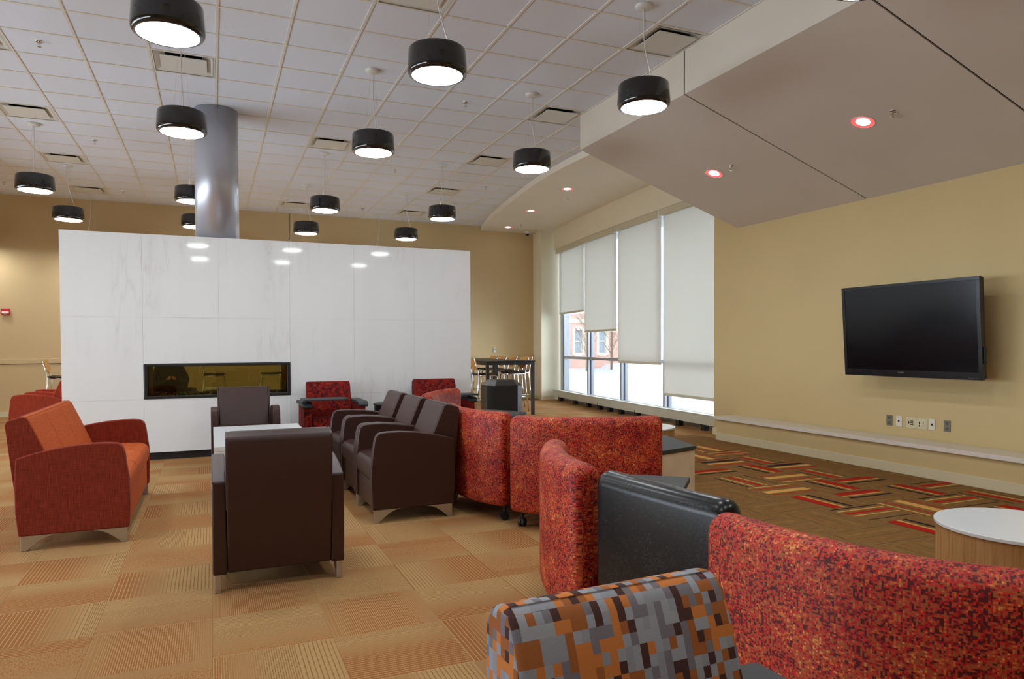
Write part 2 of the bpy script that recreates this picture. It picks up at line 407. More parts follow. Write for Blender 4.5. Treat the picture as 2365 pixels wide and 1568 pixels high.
# ------------------------------------------------------------------ floor
GX0, GPX, GY0, GPY = -.015, .503, 2.735, .4725
XMIN, YMIN, YB, C = -6.0, -3.6, 16.0, 4.21
def proj(x, y, z):
    v = Vector((x, y, z-H)); c = v.dot(fw)
    if c < .1: return None
    return 1182.5+1620.63*v.dot(rt)/c, 838.05-1620.63*v.dot(up)/c, c
floor = struct(obj('floor', MB().box(XMIN, 8.1, YMIN, YB+.1, -.15, -.008), mat('subfloor', srgb(120, 96, 64), .9)))
ACC = {(9, 3): 'A', (10, 3): 'A-', (10, 4): 'A-', (9, 4): 'D-', (11, 4): 'A-', (9, 2): 'F-', (11, 3): 'A-', (10, 2): 'D', (9, 1): 'A', (11, 2): 'F-', (10, 5): 'D', (9, 5): 'F',
       (11, 5): 'K', (11, 6): 'O-', (10, 6): 'A-', (9, 6): 'A-', (10, 7): 'O-', (11, 7): 'K', (11, 9): 'D', (11, 8): 'F-', (10, 8): 'D', (12, 3): 'K-', (12, 1): 'A', (10, 1): 'F', (11, 1): 'A-', (12, 2): 'K', (10, 9): 'D-'}
cells = []
for i in range(-12, 17):
    for j in range(-14, 29):
        x0, y0 = GX0+GPX*i, GY0+GPY*j; x1, y1 = x0+GPX, y0+GPY
        if x1 <= XMIN or x0 >= 8.0 or y1 <= YMIN or y0 >= YB: continue
        x0, x1, y0, y1 = max(x0, XMIN), min(x1, 8.0), max(y0, YMIN), min(y1, YB)
        acc = 6.45 > x0 > 3.4 and 1.7 < y0 < 8.2
        p = proj((x0+x1)/2, (y0+y1)/2, 0); vis = p and -120 < p[0] < 2480 and 780 < p[1] < 1660
        cells.append((p[2] if vis else 99, i, j, x0, x1, y0, y1, acc))
cells.sort(); TM = {}
def tile_quad(mb, x0, x1, y0, y1, rotd, flip, z=0, ch=.0015, dz=.0006):
    b = len(mb.v); g = .0003
    x0 += g; x1 -= g; y0 += g; y1 -= g
    mb.v += [(x0, y0, z-.0075), (x1, y0, z-.0075), (x1, y1, z-.0075), (x0, y1, z-.0075), (x0, y0, z-dz), (x1, y0, z-dz), (x1, y1, z-dz), (x0, y1, z-dz), (x0+ch, y0+ch, z), (x1-ch, y0+ch, z), (x1-ch, y1-ch, z), (x0+ch, y1-ch, z)]
    cr = [(0, 0), (1, 0), (1, 1), (0, 1)]
    if rotd: cr = [(1-c[1], c[0]) for c in cr]
    if flip: cr = [(1-c[0], c[1]) for c in cr]
    for q in range(4):
        n = (q+1) % 4
        mb.face((b+q, b+n, b+4+n, b+4+q), (cr[q], cr[n], cr[n], cr[q])); mb.face((b+4+q, b+4+n, b+8+n, b+8+q), (cr[q], cr[n], cr[n], cr[q]))
    mb.face((b+8, b+9, b+10, b+11), cr)
def setph(me, vals):
    a = me.attributes.new('ph', 'FLOAT', 'FACE'); a.data.foreach_set('value', vals)
rest = MB(); restph = []; cnt = 0
restacc = MB()
for (d, i, j, x0, x1, y0, y1, acc) in cells:
    rotd = (i+j) % 2 == 1
    if acc: kind = ACC.get((i, j), 'p'+random.choice(['', '-']))
    else: kind = 'c'
    if cnt < 300 and d < 90:
        w_, h_ = round(x1-x0, 3), round(y1-y0, 3)
        v = random.randrange(9) if kind == 'c' else 0; key = (kind, v, rotd, w_, h_)
        if key not in TM:
            mb = MB(); tile_quad(mb, -w_/2, w_/2, -h_/2, h_/2, rotd, kind.endswith('-') != rotd)
            me = mb.mesh('carpet_tile', M_carp if kind == 'c' else M_acc[kind[0]]); setph(me, [v*.73]*len(me.polygons)); TM[key] = me
        o = link('carpet_tile', TM[key], floor); o.location = ((x0+x1)/2, (y0+y1)/2, 0); cnt += 1
    elif acc: tile_quad(restacc, x0, x1, y0, y1, rotd, False)
    else:
        n0 = len(rest.f); tile_quad(rest, x0, x1, y0, y1, rotd, random.random() < .5); restph += [random.randrange(9)*.73]*(len(rest.f)-n0)
me = rest.mesh('carpet_tiles_far', M_carp); setph(me, restph); o = link('carpet_tiles', me, floor); o['kind'] = 'stuff'
if restacc.f: o = link('carpet_tiles', restacc.mesh('carpet_tiles_accent', M_acc['p']), floor); o['kind'] = 'stuff'

# ------------------------------------------------------------------ walls
def Xw(y): return 7.10+.05*(y-8)+.0071*(y-8)**2
wb = struct(obj('wall_back', MB().box(XMIN-.1, 7.6, YB, YB+.2, -.1, C+.3), M_wallb))
obj('chair_rail', MB().box(XMIN, 7.4, YB-.018, YB+.01, 1.01, 1.10), M_wallb, wb, .004)
obj('rail_dark_line', MB().box(XMIN, 7.4, YB-.006, YB+.01, .998, 1.008), mat('dark_line_tone', srgb(70, 60, 40), .9), wb)  # thin dark strip along the wall under the chair rail
x_ = .0
obj('control_joint', MB().box(1.58, 1.588, YB-.004, YB+.01, 1.10, C), mat('joint_dark', srgb(60, 50, 36), .8), wb)
struct(obj('wall_left', MB().box(XMIN-.2, XMIN, YMIN, YB, -.1, .5).box(XMIN-.2, XMIN, YMIN, YB, 2.2, C+.3).box(XMIN-.2, XMIN, 12.6, YB, .5, 2.2).box(XMIN-.2, XMIN, YMIN, .2, .5, 2.2), M_wall))
struct(obj('wall_front', MB().box(XMIN-.2, 7.1, YMIN-.2, YMIN, -.1, C+.3), M_wall))
def added_window(n, loc, rz, L_, zt=3.4):
    wn = link('window_%d' % n, None); wn.location = loc; wn.rotation_euler = (0, 0, rz); struct(wn); k = int(L_/1.7)
    for q in range(k+1): x = L_*q/k; obj('mullion', MB().box(x-.035, x+.035, -.06, .06, .5, zt), mat('mullion_aluminium', srgb(176, 180, 186), .3, .6), wn)
    obj('transom', MB().box(0, L_, -.05, .05, 1.0, 1.06), mat('mullion_aluminium'), wn)
    for q in range(k): obj('window_pane', MB().box(L_*q/k+.035, L_*(q+1)/k-.035, -.004, .004, .5, zt), M_glass, wn)
added_window(5, (XMIN-.1, .2, 0), PI/2, 12.4, 2.2)  # unseen windows added in the left wall to bring in daylight
wr = struct(obj('wall_right', MB().box(6.8, 7.06, YMIN, 8.34, -.1, C+.3), M_wall))
struct(obj('baseboard_back', MB().box(XMIN, 7.38, YB-.015, YB+.005, 0, .1), M_base, None, .003))
struct(obj('baseboard_right', MB().box(6.775, 6.805, 7.87, 8.345, 0, .1), M_base, None, .003))
struct(obj('baseboard_left', MB().box(XMIN-.005, XMIN+.015, YMIN, YB, 0, .1), M_base, None, .003))
# pier beside the window
pier = struct(obj('wall_pier', MB().prism([(7.31, 15.30), (7.93, 15.385), (7.93, 16.0), (7.42, 16.0)], -.1, C, 'z'), M_cream))
struct(obj('baseboard_pier', MB().prism([(7.295, 15.285), (7.86, 15.362), (7.86, 15.40), (7.31, 15.33), (7.425, 15.99), (7.405, 15.99)], 0, .1, 'z'), M_base))
# bench ledge below the tv
lb = thing('wall_ledge', 'long low yellow ledge with pale top running under the television', 'ledge', (0, 0, 0))
obj('ledge_front', MB().box(6.45, 6.795, -1.5, 7.85, 0, .285), M_wall, lb)
obj('baseboard', MB().box(6.435, 6.455, -1.5, 7.855, 0, .10), M_base, lb, .003)
M_quartz = mat('quartz', srgb(206, 196, 180), .4); t = NT(M_quartz); t.put(t.b.inputs['Base Color'], t.ramp(t.noise(t.obj(), 300, 2), [(.35, srgb(212, 204, 192)), (.6, srgb(228, 220, 208))]))
obj('ledge_top', MB().box(6.41, 6.795, -1.5, 7.87, .285, .328), M_quartz, lb, .004)

# ceiling -----------------------------------------------------------
ceil = struct(obj('ceiling', MB().box(XMIN-.1, 8.2, YMIN-.1, YB+.1, C+.045, C+.3), M_tile))
CX0, CPX, CY0, CPY = .078, .607, 5.94, .583
DIFF = [(2, -1), (6, -1), (6, 3), (6, 7), (6, 11), (6, 15), (2, 7), (2, 15), (-1, 3), (-4, 7), (-4, 11), (-4, 15), (-1, -5), (2, -5), (-4, -1), (-4, 3)]
DC = {(1, 0)}
tiles = []
def inlow(x, y):
    return (y < 7.83 and x > 4.29) or (y >= 7.83 and x > 5.16+.5*(y > 13.4))
for i in range(-11, 14):
    for j in range(-17, 18):
        x0, x1, y0, y1 = CX0+CPX*i, CX0+CPX*(i+1), CY0+CPY*j, CY0+CPY*(j+1)
        x0, x1, y0, y1 = max(x0, XMIN), min(x1, 8.0), max(y0, YMIN), min(y1, YB)
        if x1-x0 < .02 or y1-y0 < .02: continue
        if y1 > 7.83 and x0 > 6.5: continue
        if y0 < 7.83-CPY and x0 > 4.35: continue
        if (i, j) in DIFF: continue
        p = proj((x0+x1)/2, (y0+y1)/2, C); vis = p and -80 < p[0] < 2440 and -80 < p[1] < 560 and not inlow(x0, y0)
        tiles.append((p[2] if vis else 99, x0, x1, y0, y1))
tiles.sort(); cnt = 0; TT = {}; rest = MB()
for d, x0, x1, y0, y1 in tiles:
    if cnt < 300 and d < 90:
        w_, h_ = round(x1-x0, 3), round(y1-y0, 3)
        if (w_, h_) not in TT: TT[(w_, h_)] = MB().box(-w_/2+.002, w_/2-.002, -h_/2+.002, h_/2-.002, .002, .02).mesh('ceiling_tile', M_tile)
        o = link('ceiling_tile', TT[(w_, h_)], ceil); o.location = ((x0+x1)/2, (y0+y1)/2, C); cnt += 1
    else: rest.box(x0+.002, x1-.002, y0+.002, y1-.002, C+.002, C+.02)
o = obj('ceiling_tiles', rest, M_tile, ceil); o['kind'] = 'stuff'
g = MB()
for i in range(-10, 14):
    x = CX0+CPX*i
    ya = YMIN if x < 4.3 else 7.83
    if x < 6.3: g.box(x-.012, x+.012, ya, YB, C-.004, C+.03)
for j in range(-16, 18):
    y = CY0+CPY*j; g.box(XMIN, 4.3 if y < 7.83 else 6.3, y-.012, y+.012, C-.0035, C+.03)
g.box(4.28, 4.3, YMIN, 7.83, C-.005, C+.03)
obj('ceiling_grid', g, M_grid, ceil)
# diffusers
names_row = {-5: 'off to the rear', -1: 'nearest row', 3: 'second row', 7: 'third row', 11: 'fourth row', 15: 'farthest row'}
dl = {(2, -1): 'square white plaque air diffuser at the top edge above the central pendant', (6, -1): 'large white plaque air diffuser right beside the sloped soffit, behind the near right pendant',
      (6, 3): 'white plaque air diffuser beside the soffit corner, with bright bluish edge', (6, 7): 'white plaque air diffuser just left of the right-hand pendant over the curved soffit',
      (6, 11): 'white plaque air diffuser behind the cord of the right distant pendant', (6, 15): 'smallest right-hand white plaque air diffuser near the tan back wall',
      (2, 7): 'white plaque air diffuser right of the silver column, above a pendant canopy', (2, 15): 'thin far white plaque air diffuser between column and back wall pendants',
      (-1, 3): 'white plaque air diffuser in front of the silver column, below the largest pendant', (-4, 7): 'white plaque air diffuser cut by the left picture edge',
      (-4, 11): 'white plaque air diffuser at left between two pendant canopies', (-4, 15): 'farthest left white plaque air diffuser above the marble wall corner',
      (-1, -5): 'white plaque air diffuser above the camera, left', (2, -5): 'white plaque air diffuser above the camera, right', (-4, -1): 'white plaque air diffuser nearest the left wall', (-4, 3): 'white plaque air diffuser second from the left wall front'}
d0 = None
for (i, j) in DIFF:
    loc = (CX0+CPX*(i+.5), CY0+CPY*(j+.5), C)
    if d0 is None:
        d0 = thing('air_diffuser', dl[(i, j)], 'vent', loc, 0, 'ceiling air diffusers'); a = .286; b_ = .274
        mb = MB()
        for (x0, x1, y0, y1) in ((-a-.003, -b_, -b_, b_), (b_, a+.003, -b_, b_), (-a-.003, a+.003, -b_, -a-.0), (-a-.003, a+.003, b_, a)):
            mb.box(min(x0, x1), max(x0, x1), min(y0, y1), max(y0, y1), -.004, .01)
        obj('rim', mb, M_trim, d0)
        # sloping cone down from neck
        mb = MB(); n1 = [(-.27, -.258), (.27, -.258), (.27, .258), (-.27, .258)]; n2 = [(x*.62, y*.62) for x, y in n1]
        mb.v = [(x, y, .0) for x, y in n1]+[(x, y, .036) for x, y in n2]
        for q in range(4): mb.face((q, (q+1) % 4, 4+(q+1) % 4, 4+q))
        obj('cone', mb, M_trim, d0)
        obj('duct', MB().box(-.17, .17, -.16, .16, .034, .044), M_dark, d0)
        obj('plaque', MB().box(-.215, .215, -.205, .205, -.012, -.006), M_trim, d0, .002)
    else: dup(d0, loc, 0, dl[(i, j)])

# low curved soffit
CE = [(6.03, 16.0), (5.82, 15.1), (5.64, 14.24), (5.401, 12.745), (5.24, 11.6), (5.14, 10.69), (5.11, 10.0), (5.11, 9.4), (5.16, 8.9), (5.3, 8.4), (5.55, 7.86)]
ce = [(p.x, p.y) for p in catmull([(a, b, 0) for a, b in CE], 5)]
poly = ce+[(8.1, 7.86), (8.1, 16.0)]
cs = struct(obj('ceiling_curved', MB().prism(poly, 4.11, C+.04, 'z'), paint('low_soffit_paint', srgb(232, 226, 212)), None))
# sloped soffit panels with grooves
mS = (2.957-3.785)/2.5
ss = link('ceiling_sloped', None); struct(ss)
ys = [YMIN, -2.6, -.52, 1.56, 3.63, 5.73, 7.85]
for k in range(len(ys)-1):
    ya, yb = ys[k]+(.009 if k else 0), ys[k+1]-(.009 if k < len(ys)-2 else 0)
    prof = [(4.30, C+.03), (4.30, 3.782), (6.81, 2.952), (6.81, C+.03)]
    mb = MB().prism(prof, ya, yb, 'y')
    me = mb.mesh('soffit_panel', M_soff); me.materials.append(M_fascia)
    for p in me.polygons:
        if p.normal.x < -.9: p.material_index = 1
    link('soffit_panel', me, ss)
obj('groove_backing', MB().prism([(4.312, C), (4.312, 3.79), (6.80, 2.966), (6.80, C)], YMIN+.02, 7.83, 'y'), M_dark, ss)

# header over the windows, windows, blinds ------------------------------
MY = [15.30, 13.55, 11.87, 10.22, 8.34]
hd = []
for y in MY: hd.append((Xw(y)-.2, y))
struct(obj('wall_window', MB().prism(hd+[(8.15, 8.34), (8.15, 15.30)], 3.63, 4.12, 'z'), M_cream))
M_mull = mat('mullion_aluminium', srgb(176, 180, 186), .3, .6)
M_gask = mat('gasket_navy', srgb(30, 34, 52), .5)
for k in range(4):
    y1, y0 = MY[k], MY[k+1]; a = Vector((Xw(y1), y1, 0)); b = Vector((Xw(y0), y0, 0)); d = (a-b); L_ = d.length; ang = math.atan2(d.y, d.x)
    wn = link('window_%d' % (k+1), None); wn.location = b; wn.rotation_euler = (0, 0, ang); struct(wn)
    # local x along wall (from near to far), local -y = outside
    fr = MB()
    e = .10 if k == 0 else 0
    if k == 0: fr.box(L_-.22, L_-.16, -.12, .0, .0, 3.66); fr.box(L_-.16, L_+.0, -.16, .02, 0, 3.66)
    fr.box(-.03, .03, -.14, .0, .0, 3.66)
    obj('mullion', fr, M_mull, wn, .003)
    obj('gasket', MB().box(-.034, .034, -.075, -.05, .1, 3.6), M_gask, wn)
    obj('transom', MB().box(.03, L_-.03-e, -.12, -.005, 1.00, 1.06), M_mull, wn, .003)
    obj('sill', MB().box(.0, L_, -.14, .0, .0, .24), M_mull, wn, .003)
    obj('head', MB().box(.0, L_, -.14, .0, 3.58, 3.66), M_mull, wn, .003)
    for z0, z1 in ((.24, 1.0), (1.06, 3.58)): obj('window_pane', MB().box(.03, L_-.03-e*1.6, -.068, -.06, z0, z1), M_glass, wn)
bl = ['roller blind on the farthest window, hanging shortest', 'second roller blind from the far end, ending above the transom', 'wide roller blind hanging down past the transom', 'nearest roller blind, lowered almost to the heater beside the yellow wall']
bz = [2.06, 1.60, .975, .455]; by = [(13.56, 15.17), (11.90, 13.50), (10.17, 11.81), (8.36, 10.06)]
for k in range(4):
    y0, y1 = by[k]; a = Vector((Xw(y1)-.09, y1, 0)); b = Vector((Xw(y0)-.09, y0, 0)); d = a-b; L_ = d.length
    th = thing('roller_blind', 'white '+bl[k], 'blind', b, math.atan2(d.y, d.x), 'white roller blinds in the window wall')
    obj('blind_fabric', MB().box(0, L_, -.001, .001, bz[k]+.03, 3.60), M_blind, th)
    obj('hem_bar', MB().box(0, L_, -.006, .006, bz[k], bz[k]+.045), mat('hem_cloth', srgb(206, 202, 180), .7), th, .003)
    obj('valance', MB().box(-.045, L_+.005, .03, .10, 3.52, 3.63), mat('valance_beige', srgb(200, 192, 164), .5), th, .003)
# heater
ht = thing('baseboard_heater', 'long beige convector heater on black feet below the window wall', 'heater')
hy = [15.28, 13.75, 11.93, 10.1, 8.36]
def xh(y): return Xw(y)-.22
for k in range(4):
    y1, y0 = hy[k], hy[k+1]; a = Vector((xh(y1), y1, 0)); b = Vector((xh(y0), y0, 0)); d = a-b; L_ = d.length; ang = math.atan2(d.y, d.x)
    mt_ = Matrix.Translation(b) @ Matrix.Rotation(ang, 4, 'Z')
    o = obj('heater_cover', MB().box(.002, L_-.002, -.0, .012, .095, .25).box(.002, L_-.002, -.13, .012, .238, .25), M_heat, ht, .003); o.matrix_local = mt_
    o = obj('heater_fins', MB().box(.02, L_-.02, -.12, -.01, .12, .2), M_alu, ht); o.matrix_local = mt_
for y in (14.85, 13.85, 13.08, 12.48, 12.0, 11.5, 10.85, 10.25, 9.45, 8.75):
    x = xh(y); o = obj('heater_foot', MB().box(-.0, .09, -.045, .045, 0, .14), M_black, ht, .003); o.location = (x-.002, y, 0); o.rotation_euler = (0, 0, .06)

# ------------------------------------------------------------------ fireplace and column
FY = 9.138; FD = .74
fp = thing('fireplace', 'freestanding white marble see-through fireplace wall with black kick base', 'fireplace', (0, FY, 0))
XS = [-1.546, -.735, .078, .895, 1.69, 2.488, 3.284]; ZS = [.088, .712, 1.664, 2.625]
FX0, FX1, FZ0, FZ1 = -.735, .895, .712, 1.125
core = MB(); c0 = .012
core.box(XS[0]+c0, FX0, c0, FD-c0, .0+.088, 2.61); core.box(FX1, XS[-1]-c0, c0, FD-c0, .088, 2.61); core.box(FX0, FX1, c0, FD-c0, .088, FZ0-.0); core.box(FX0, FX1, c0, FD-c0, FZ1, 2.61)
obj('core', core, mat('marble_joint', srgb(206, 202, 192), .8), fp)
obj('kick_base', MB().box(XS[0]+.05, XS[-1]-.05, .03, FD-.03, 0, .092), M_black, fp)
jg = .0007
for r_ in range(3):
    for c in range(6):
        z0, z1 = ZS[r_], ZS[r_+1]
        if r_ == 1 and c in (1, 2): z0 = FZ1
        for side in (0, 1):
            y0 = 0 if side == 0 else FD-.012
            obj('marble_panel', MB().box(XS[c]+jg, XS[c+1]-jg, y0, y0+.012, z0+jg, z1-jg), M_marble, fp)
    for x in (XS[0], XS[-1]-.012): obj('marble_panel', MB().box(x, x+.012, .013, FD-.013, ZS[r_]+jg, ZS[r_+1]-jg), M_marble, fp)
obj('marble_cap', MB().box(XS[0]+.013, XS[-1]-.013, .013, FD-.013, 2.612, 2.624), M_marble, fp)
for side in (0, 1):
    y0, y1 = (-.012, .05) if side == 0 else (FD-.05, FD+.012)
    fr = MB(); b_ = .035
    fr.box(FX0+.006, FX1-.006, y0, y1, FZ1-b_, FZ1-.004).box(FX0+.006, FX1-.006, y0, y1, FZ0+.004, FZ0+b_).box(FX0+.006, FX0+b_+.006, y0, y1, FZ0+b_, FZ1-b_).box(FX1-b_-.006, FX1-.006, y0, y1, FZ0+b_, FZ1-b_)
    obj('firebox_frame', fr, M_blackm, fp, .006)
    yg = .03 if side == 0 else FD-.03
    obj('firebox_glass', MB().box(FX0+.04, FX1-.04, yg-.003, yg+.003, FZ0+.033, FZ1-.033), M_fire, fp)
lin = MB(); lin.box(FX0+.006, FX0+.05, .05, FD-.05, FZ0+.004, FZ1-.004).box(FX1-.05, FX1-.006, .05, FD-.05, FZ0+.004, FZ1-.004).box(FX0+.05, FX1-.05, .05, FD-.05, FZ0+.004, FZ0+.03).box(FX0+.05, FX1-.05, .05, FD-.05, FZ1-.03, FZ1-.004)
obj('firebox_lining', lin, M_black, fp)
peb = MB()
for k in range(420):
    x = random.uniform(FX0+.07, FX1-.07); y = random.uniform(.08, FD-.08); s_ = random.uniform(.006, .014); z = FZ0+.03+s_*.5
    peb.lathe([(s_*.5, -s_*.5), (s_, 0), (s_*.5, s_*.5)], 5, (x, y, z))
o = obj('fire_glass_pebbles', peb, mat('pebbles', srgb(70, 72, 70), .15), fp); o['kind'] = 'stuff'
M_col = mat('column_metallic', srgb(196, 198, 206), .36, .65)
col = tag(obj('column', MB().lathe([(.25, 2.626), (.25, C)], 64, (.08, 9.405, 0)), M_col, smooth=True), 'round silver metallic column rising from the marble fireplace to the ceiling', 'column')
for p in col.data.polygons:
    if len(p.vertices) > 4: p.use_smooth = False

# ------------------------------------------------------------------ pendants
def pendant(cord_off):
    pass
p0 = None
def make_pendant(loc, label, off):
    t_ = thing('pendant_lamp', label, 'lamp', loc, 0, 'black drum pendant lamps')
    zb, zt = -.865, -.665
    obj('shade', MB().lathe([(.185, zb+.004), (.200, zb+.0), (.212, zb+.006), (.221, zb+.02), (.224, zb+.04), (.216, zt-.02), (.212, zt-.006), (.205, zt), (.02, zt+.001)], 48, caps=False), M_shade, t_, smooth=True)
    obj('diffuser', MB().lathe([(.001, zb-.004), (.16, zb-.003), (.196, zb+.004), (.19, zb+.02)], 40, caps=False), M_lamp, t_, smooth=True)
    obj('canopy', MB().lathe([(.001, -.03), (.035, -.03), (.07, -.022), (.075, -.004), (.075, 0)], 28, caps=False), M_trim, t_, smooth=True)
    wr_ = MB()
    for q in range(3):
        a = 2*PI*q/3+.5; wr_.tube([(.02*math.cos(a), .02*math.sin(a), -.025), (.05*math.cos(a), .05*math.sin(a), -.3), (.085*math.cos(a), .085*math.sin(a), zt)], .0012, 5)
    obj('suspension_wire', wr_, M_chrome, t_)
    pts = catmull([(0, 0, -.028), (off[0]*.05, off[1]*.05, -.3), (off[0]*.5, off[1]*.5, -.5), (off[0], off[1], zt)], 6)
    obj('cord', MB().tube(pts, .0042, 6), M_cords, t_, smooth=True)
    return t_
cols_ = {-3.91: 'outermost left', -2.08: 'left', -.235: 'column-side', 1.585: 'centre', 3.42: 'right'}
PL = {(-.235, 5.12): 'largest black drum pendant lamp, cut by the top edge at left', (-.235, 7.4): 'black drum pendant lamp overlapping the silver column on its left',
      (-.235, 10.83): 'black drum pendant lamp half hidden behind the silver column, upper of the two', (-.235, 13.11): 'black drum pendant lamp half hidden behind the silver column, lower of the two',
      (1.585, 5.12): 'large black drum pendant lamp at top centre', (1.585, 7.4): 'black drum pendant lamp right of the silver column, second in the centre line',
      (1.585, 10.83): 'black drum pendant lamp third in the centre line, just right of the column', (1.585, 13.11): 'small black drum pendant lamp right above the marble wall beside the column',
      (3.42, 5.12): 'black drum pendant lamp in front of the sloped soffit at right', (3.42, 7.4): 'black drum pendant lamp before the curved soffit, second in the right line',
      (3.42, 10.83): 'black drum pendant lamp third in the right line, under the far ceiling', (3.42, 13.11): 'smallest black drum pendant lamp over the right end of the marble wall',
      (-2.08, 10.83): 'black drum pendant lamp nearest the left picture edge', (-2.08, 13.11): 'black drum pendant lamp above the left corner of the marble wall',
      (3.42, 2.8): 'black drum pendant lamp just peeking in at the top edge over the sloped soffit',
      (-2.08, 15.42): 'pendant lamp whose cord drops behind the left part of the marble wall', (1.585, 15.42): 'pendant lamp whose cord drops behind the marble wall near the column', (3.42, 15.42): 'pendant lamp whose cord drops behind the right part of the marble wall'}
OFFS = [(-.03, .02), (.1, -.02), (-.08, .03), (.03, .05), (-.1, 0), (.12, .02), (.02, -.08)]; pr_ = {}
kk = 0
for X in (-3.91, -2.08, -.235, 1.585, 3.42):  # unseen left lamps carry on the grid, added to light the room
    for Y in (-1.8, .5, 2.8, 5.12, 7.4, 10.83, 13.11, 15.42):
        if Y < 0 or (X < -1 and Y < 4): continue
        lab = PL.get((X, Y), 'black drum pendant lamp out of view, %s line, %s' % (cols_[X], {-1.8: 'rearmost', .5: 'above the camera', 2.8: 'just ahead of the camera', 5.12: 'near', 7.4: 'middle', 10.83: 'beyond the middle', 13.11: 'far', 15.42: 'farthest'}[Y]))
        v = kk % 7; kk += 1; z = C-(.14 if Y > 15 else 0)
        if v not in pr_: pr_[v] = make_pendant((X, Y, C), lab, OFFS[v]); q = pr_[v]
        else:
            q = dup(pr_[v], (X, Y+(.09 if (X, Y) == (3.42, 2.8) else 0), C), 0, lab)
            for ch in q.children: ch.location.z = 0; ch.scale.z = 1
        if Y > 15:
            for ch in q.children:
                if ch.name.startswith('canopy'): continue
                ch.location.z = -.14
            for ch in q.children:
                if ch.name.startswith(('cord', 'suspension')): ch.location.z = 0; ch.scale.z = (.665+.14)/.665
# sprinklers / detector / downlights
def sprinkler(loc, label, tilt=0):
    t_ = thing('sprinkler', label, 'sprinkler', loc, 0, 'ceiling sprinklers'); t_.rotation_euler = (0, tilt, 0)
    obj('escutcheon', MB().lathe([(.001, -.006), (.03, -.006), (.038, -.001), (.038, .004)], 20, caps=False), M_chrome, t_, smooth=True)
    obj('head', MB().lathe([(.009, -.006), (.009, -.02), (.004, -.022), (.004, -.045), (.018, -.046), (.018, -.049), (.001, -.05)], 12, caps=False).box(-.012, -.009, -.002, .002, -.046, -.006).box(.009, .012, -.002, .002, -.046, -.006), M_chrome, t_)
    return t_
SPL = [((-1.464, 7.92, C), 'ceiling sprinkler at upper left, nearest the camera'), ((2.81, 7.95, C), 'ceiling sprinkler right of the top centre pendant'), ((-1.47, 11.37, C), 'ceiling sprinkler between two left air diffusers'),
       ((2.795, 11.4, C), 'ceiling sprinkler below the second centre pendant'), ((4.61, 11.98, C), 'ceiling sprinkler left of the curved soffit edge'), ((2.95, 14.87, C), 'far ceiling sprinkler near the back wall, centre'),
       ((-3.3, 14.8, C), 'ceiling sprinkler at the left picture edge by the back wall'), ((-1.478, 14.88, C), 'far ceiling sprinkler left of the column'), ((6.25, 11.9, 4.11), 'nearer sprinkler in the curved soffit'), ((6.6, 14.89, 4.11), 'farther sprinkler in the curved soffit')]
s0 = None
for loc, lab in SPL:
    if s0 is None: s0 = sprinkler(loc, lab)
    else: dup(s0, loc, 0, lab)
tl = math.atan(-mS)
for x, y, lab in ((5.554, 4.418, 'sprinkler in the sloped soffit next to the nearer red-rimmed light'), (5.535, 6.489, 'sprinkler in the sloped soffit next to the farther red-rimmed light')):
    q = dup(s0, (x, y, 3.782+mS*(x-4.3)), 0, lab); q.rotation_euler = (0, tl, 0)
def downlight(loc, label, tilt, r_=.1):
    t_ = thing('downlight', label, 'light', loc, 0, 'round recessed downlights'); t_.rotation_euler = (0, tilt, 0)
    obj('trim_ring', MB().lathe([(r_*.92, -.001), (r_*.92, -.004), (r_, -.004), (r_*1.04, -.001)], 36, caps=False), mat('ring_pale', srgb(228, 190, 184), .4), t_, smooth=True)
    obj('reflector', MB().lathe([(r_*.6, -.0008), (r_*.93, -.003)], 36, caps=False), M_downred, t_, smooth=True)
    obj('lens', MB().lathe([(.001, -.005), (r_*.52, -.005), (r_*.56, -.001)], 36, caps=False), M_down, t_, smooth=True); return t_
dl0 = downlight((5.548, 4.726, 3.782+mS*(5.548-4.3)), 'larger round downlight with red reflector in the sloped soffit', tl, .107)
q = dup(dl0, (5.548, 6.816, 3.782+mS*(5.548-4.3)), 0, 'smaller-looking round downlight with red reflector nearer the window in the sloped soffit'); q.rotation_euler = (0, tl, 0)
for x, y, lab in ((5.864, 11.19, 'nearest small round downlight in the curved soffit'), (6.116, 13.295, 'middle small round downlight in the curved soffit'), (6.447, 15.3, 'farthest small round downlight in the curved soffit')):
    q = dup(dl0, (x, y, 4.11), 0, lab); q.rotation_euler = (0, 0, 0)
sd = thing('smoke_detector', 'flat white smoke detector on the far ceiling near the curved soffit', 'detector', (4.59, 13.66, C))
obj('housing', MB().lathe([(.001, -.035), (.04, -.035), (.055, -.02), (.06, 0)], 24, caps=False), M_trim, sd, smooth=True)
dc = thing('dome_camera', 'small dome security camera under the curved soffit by the window pier', 'camera', (7.15, 15.75, 4.11))
obj('housing', MB().lathe([(.001, -.05), (.055, -.05), (.065, -.03), (.065, 0)], 24, caps=False), M_trim, dc, smooth=True)
obj('dome', MB().lathe([(.052, -.048), (.048, -.075), (.03, -.095), (.001, -.102)], 24, caps=False), M_shade, dc, smooth=True)

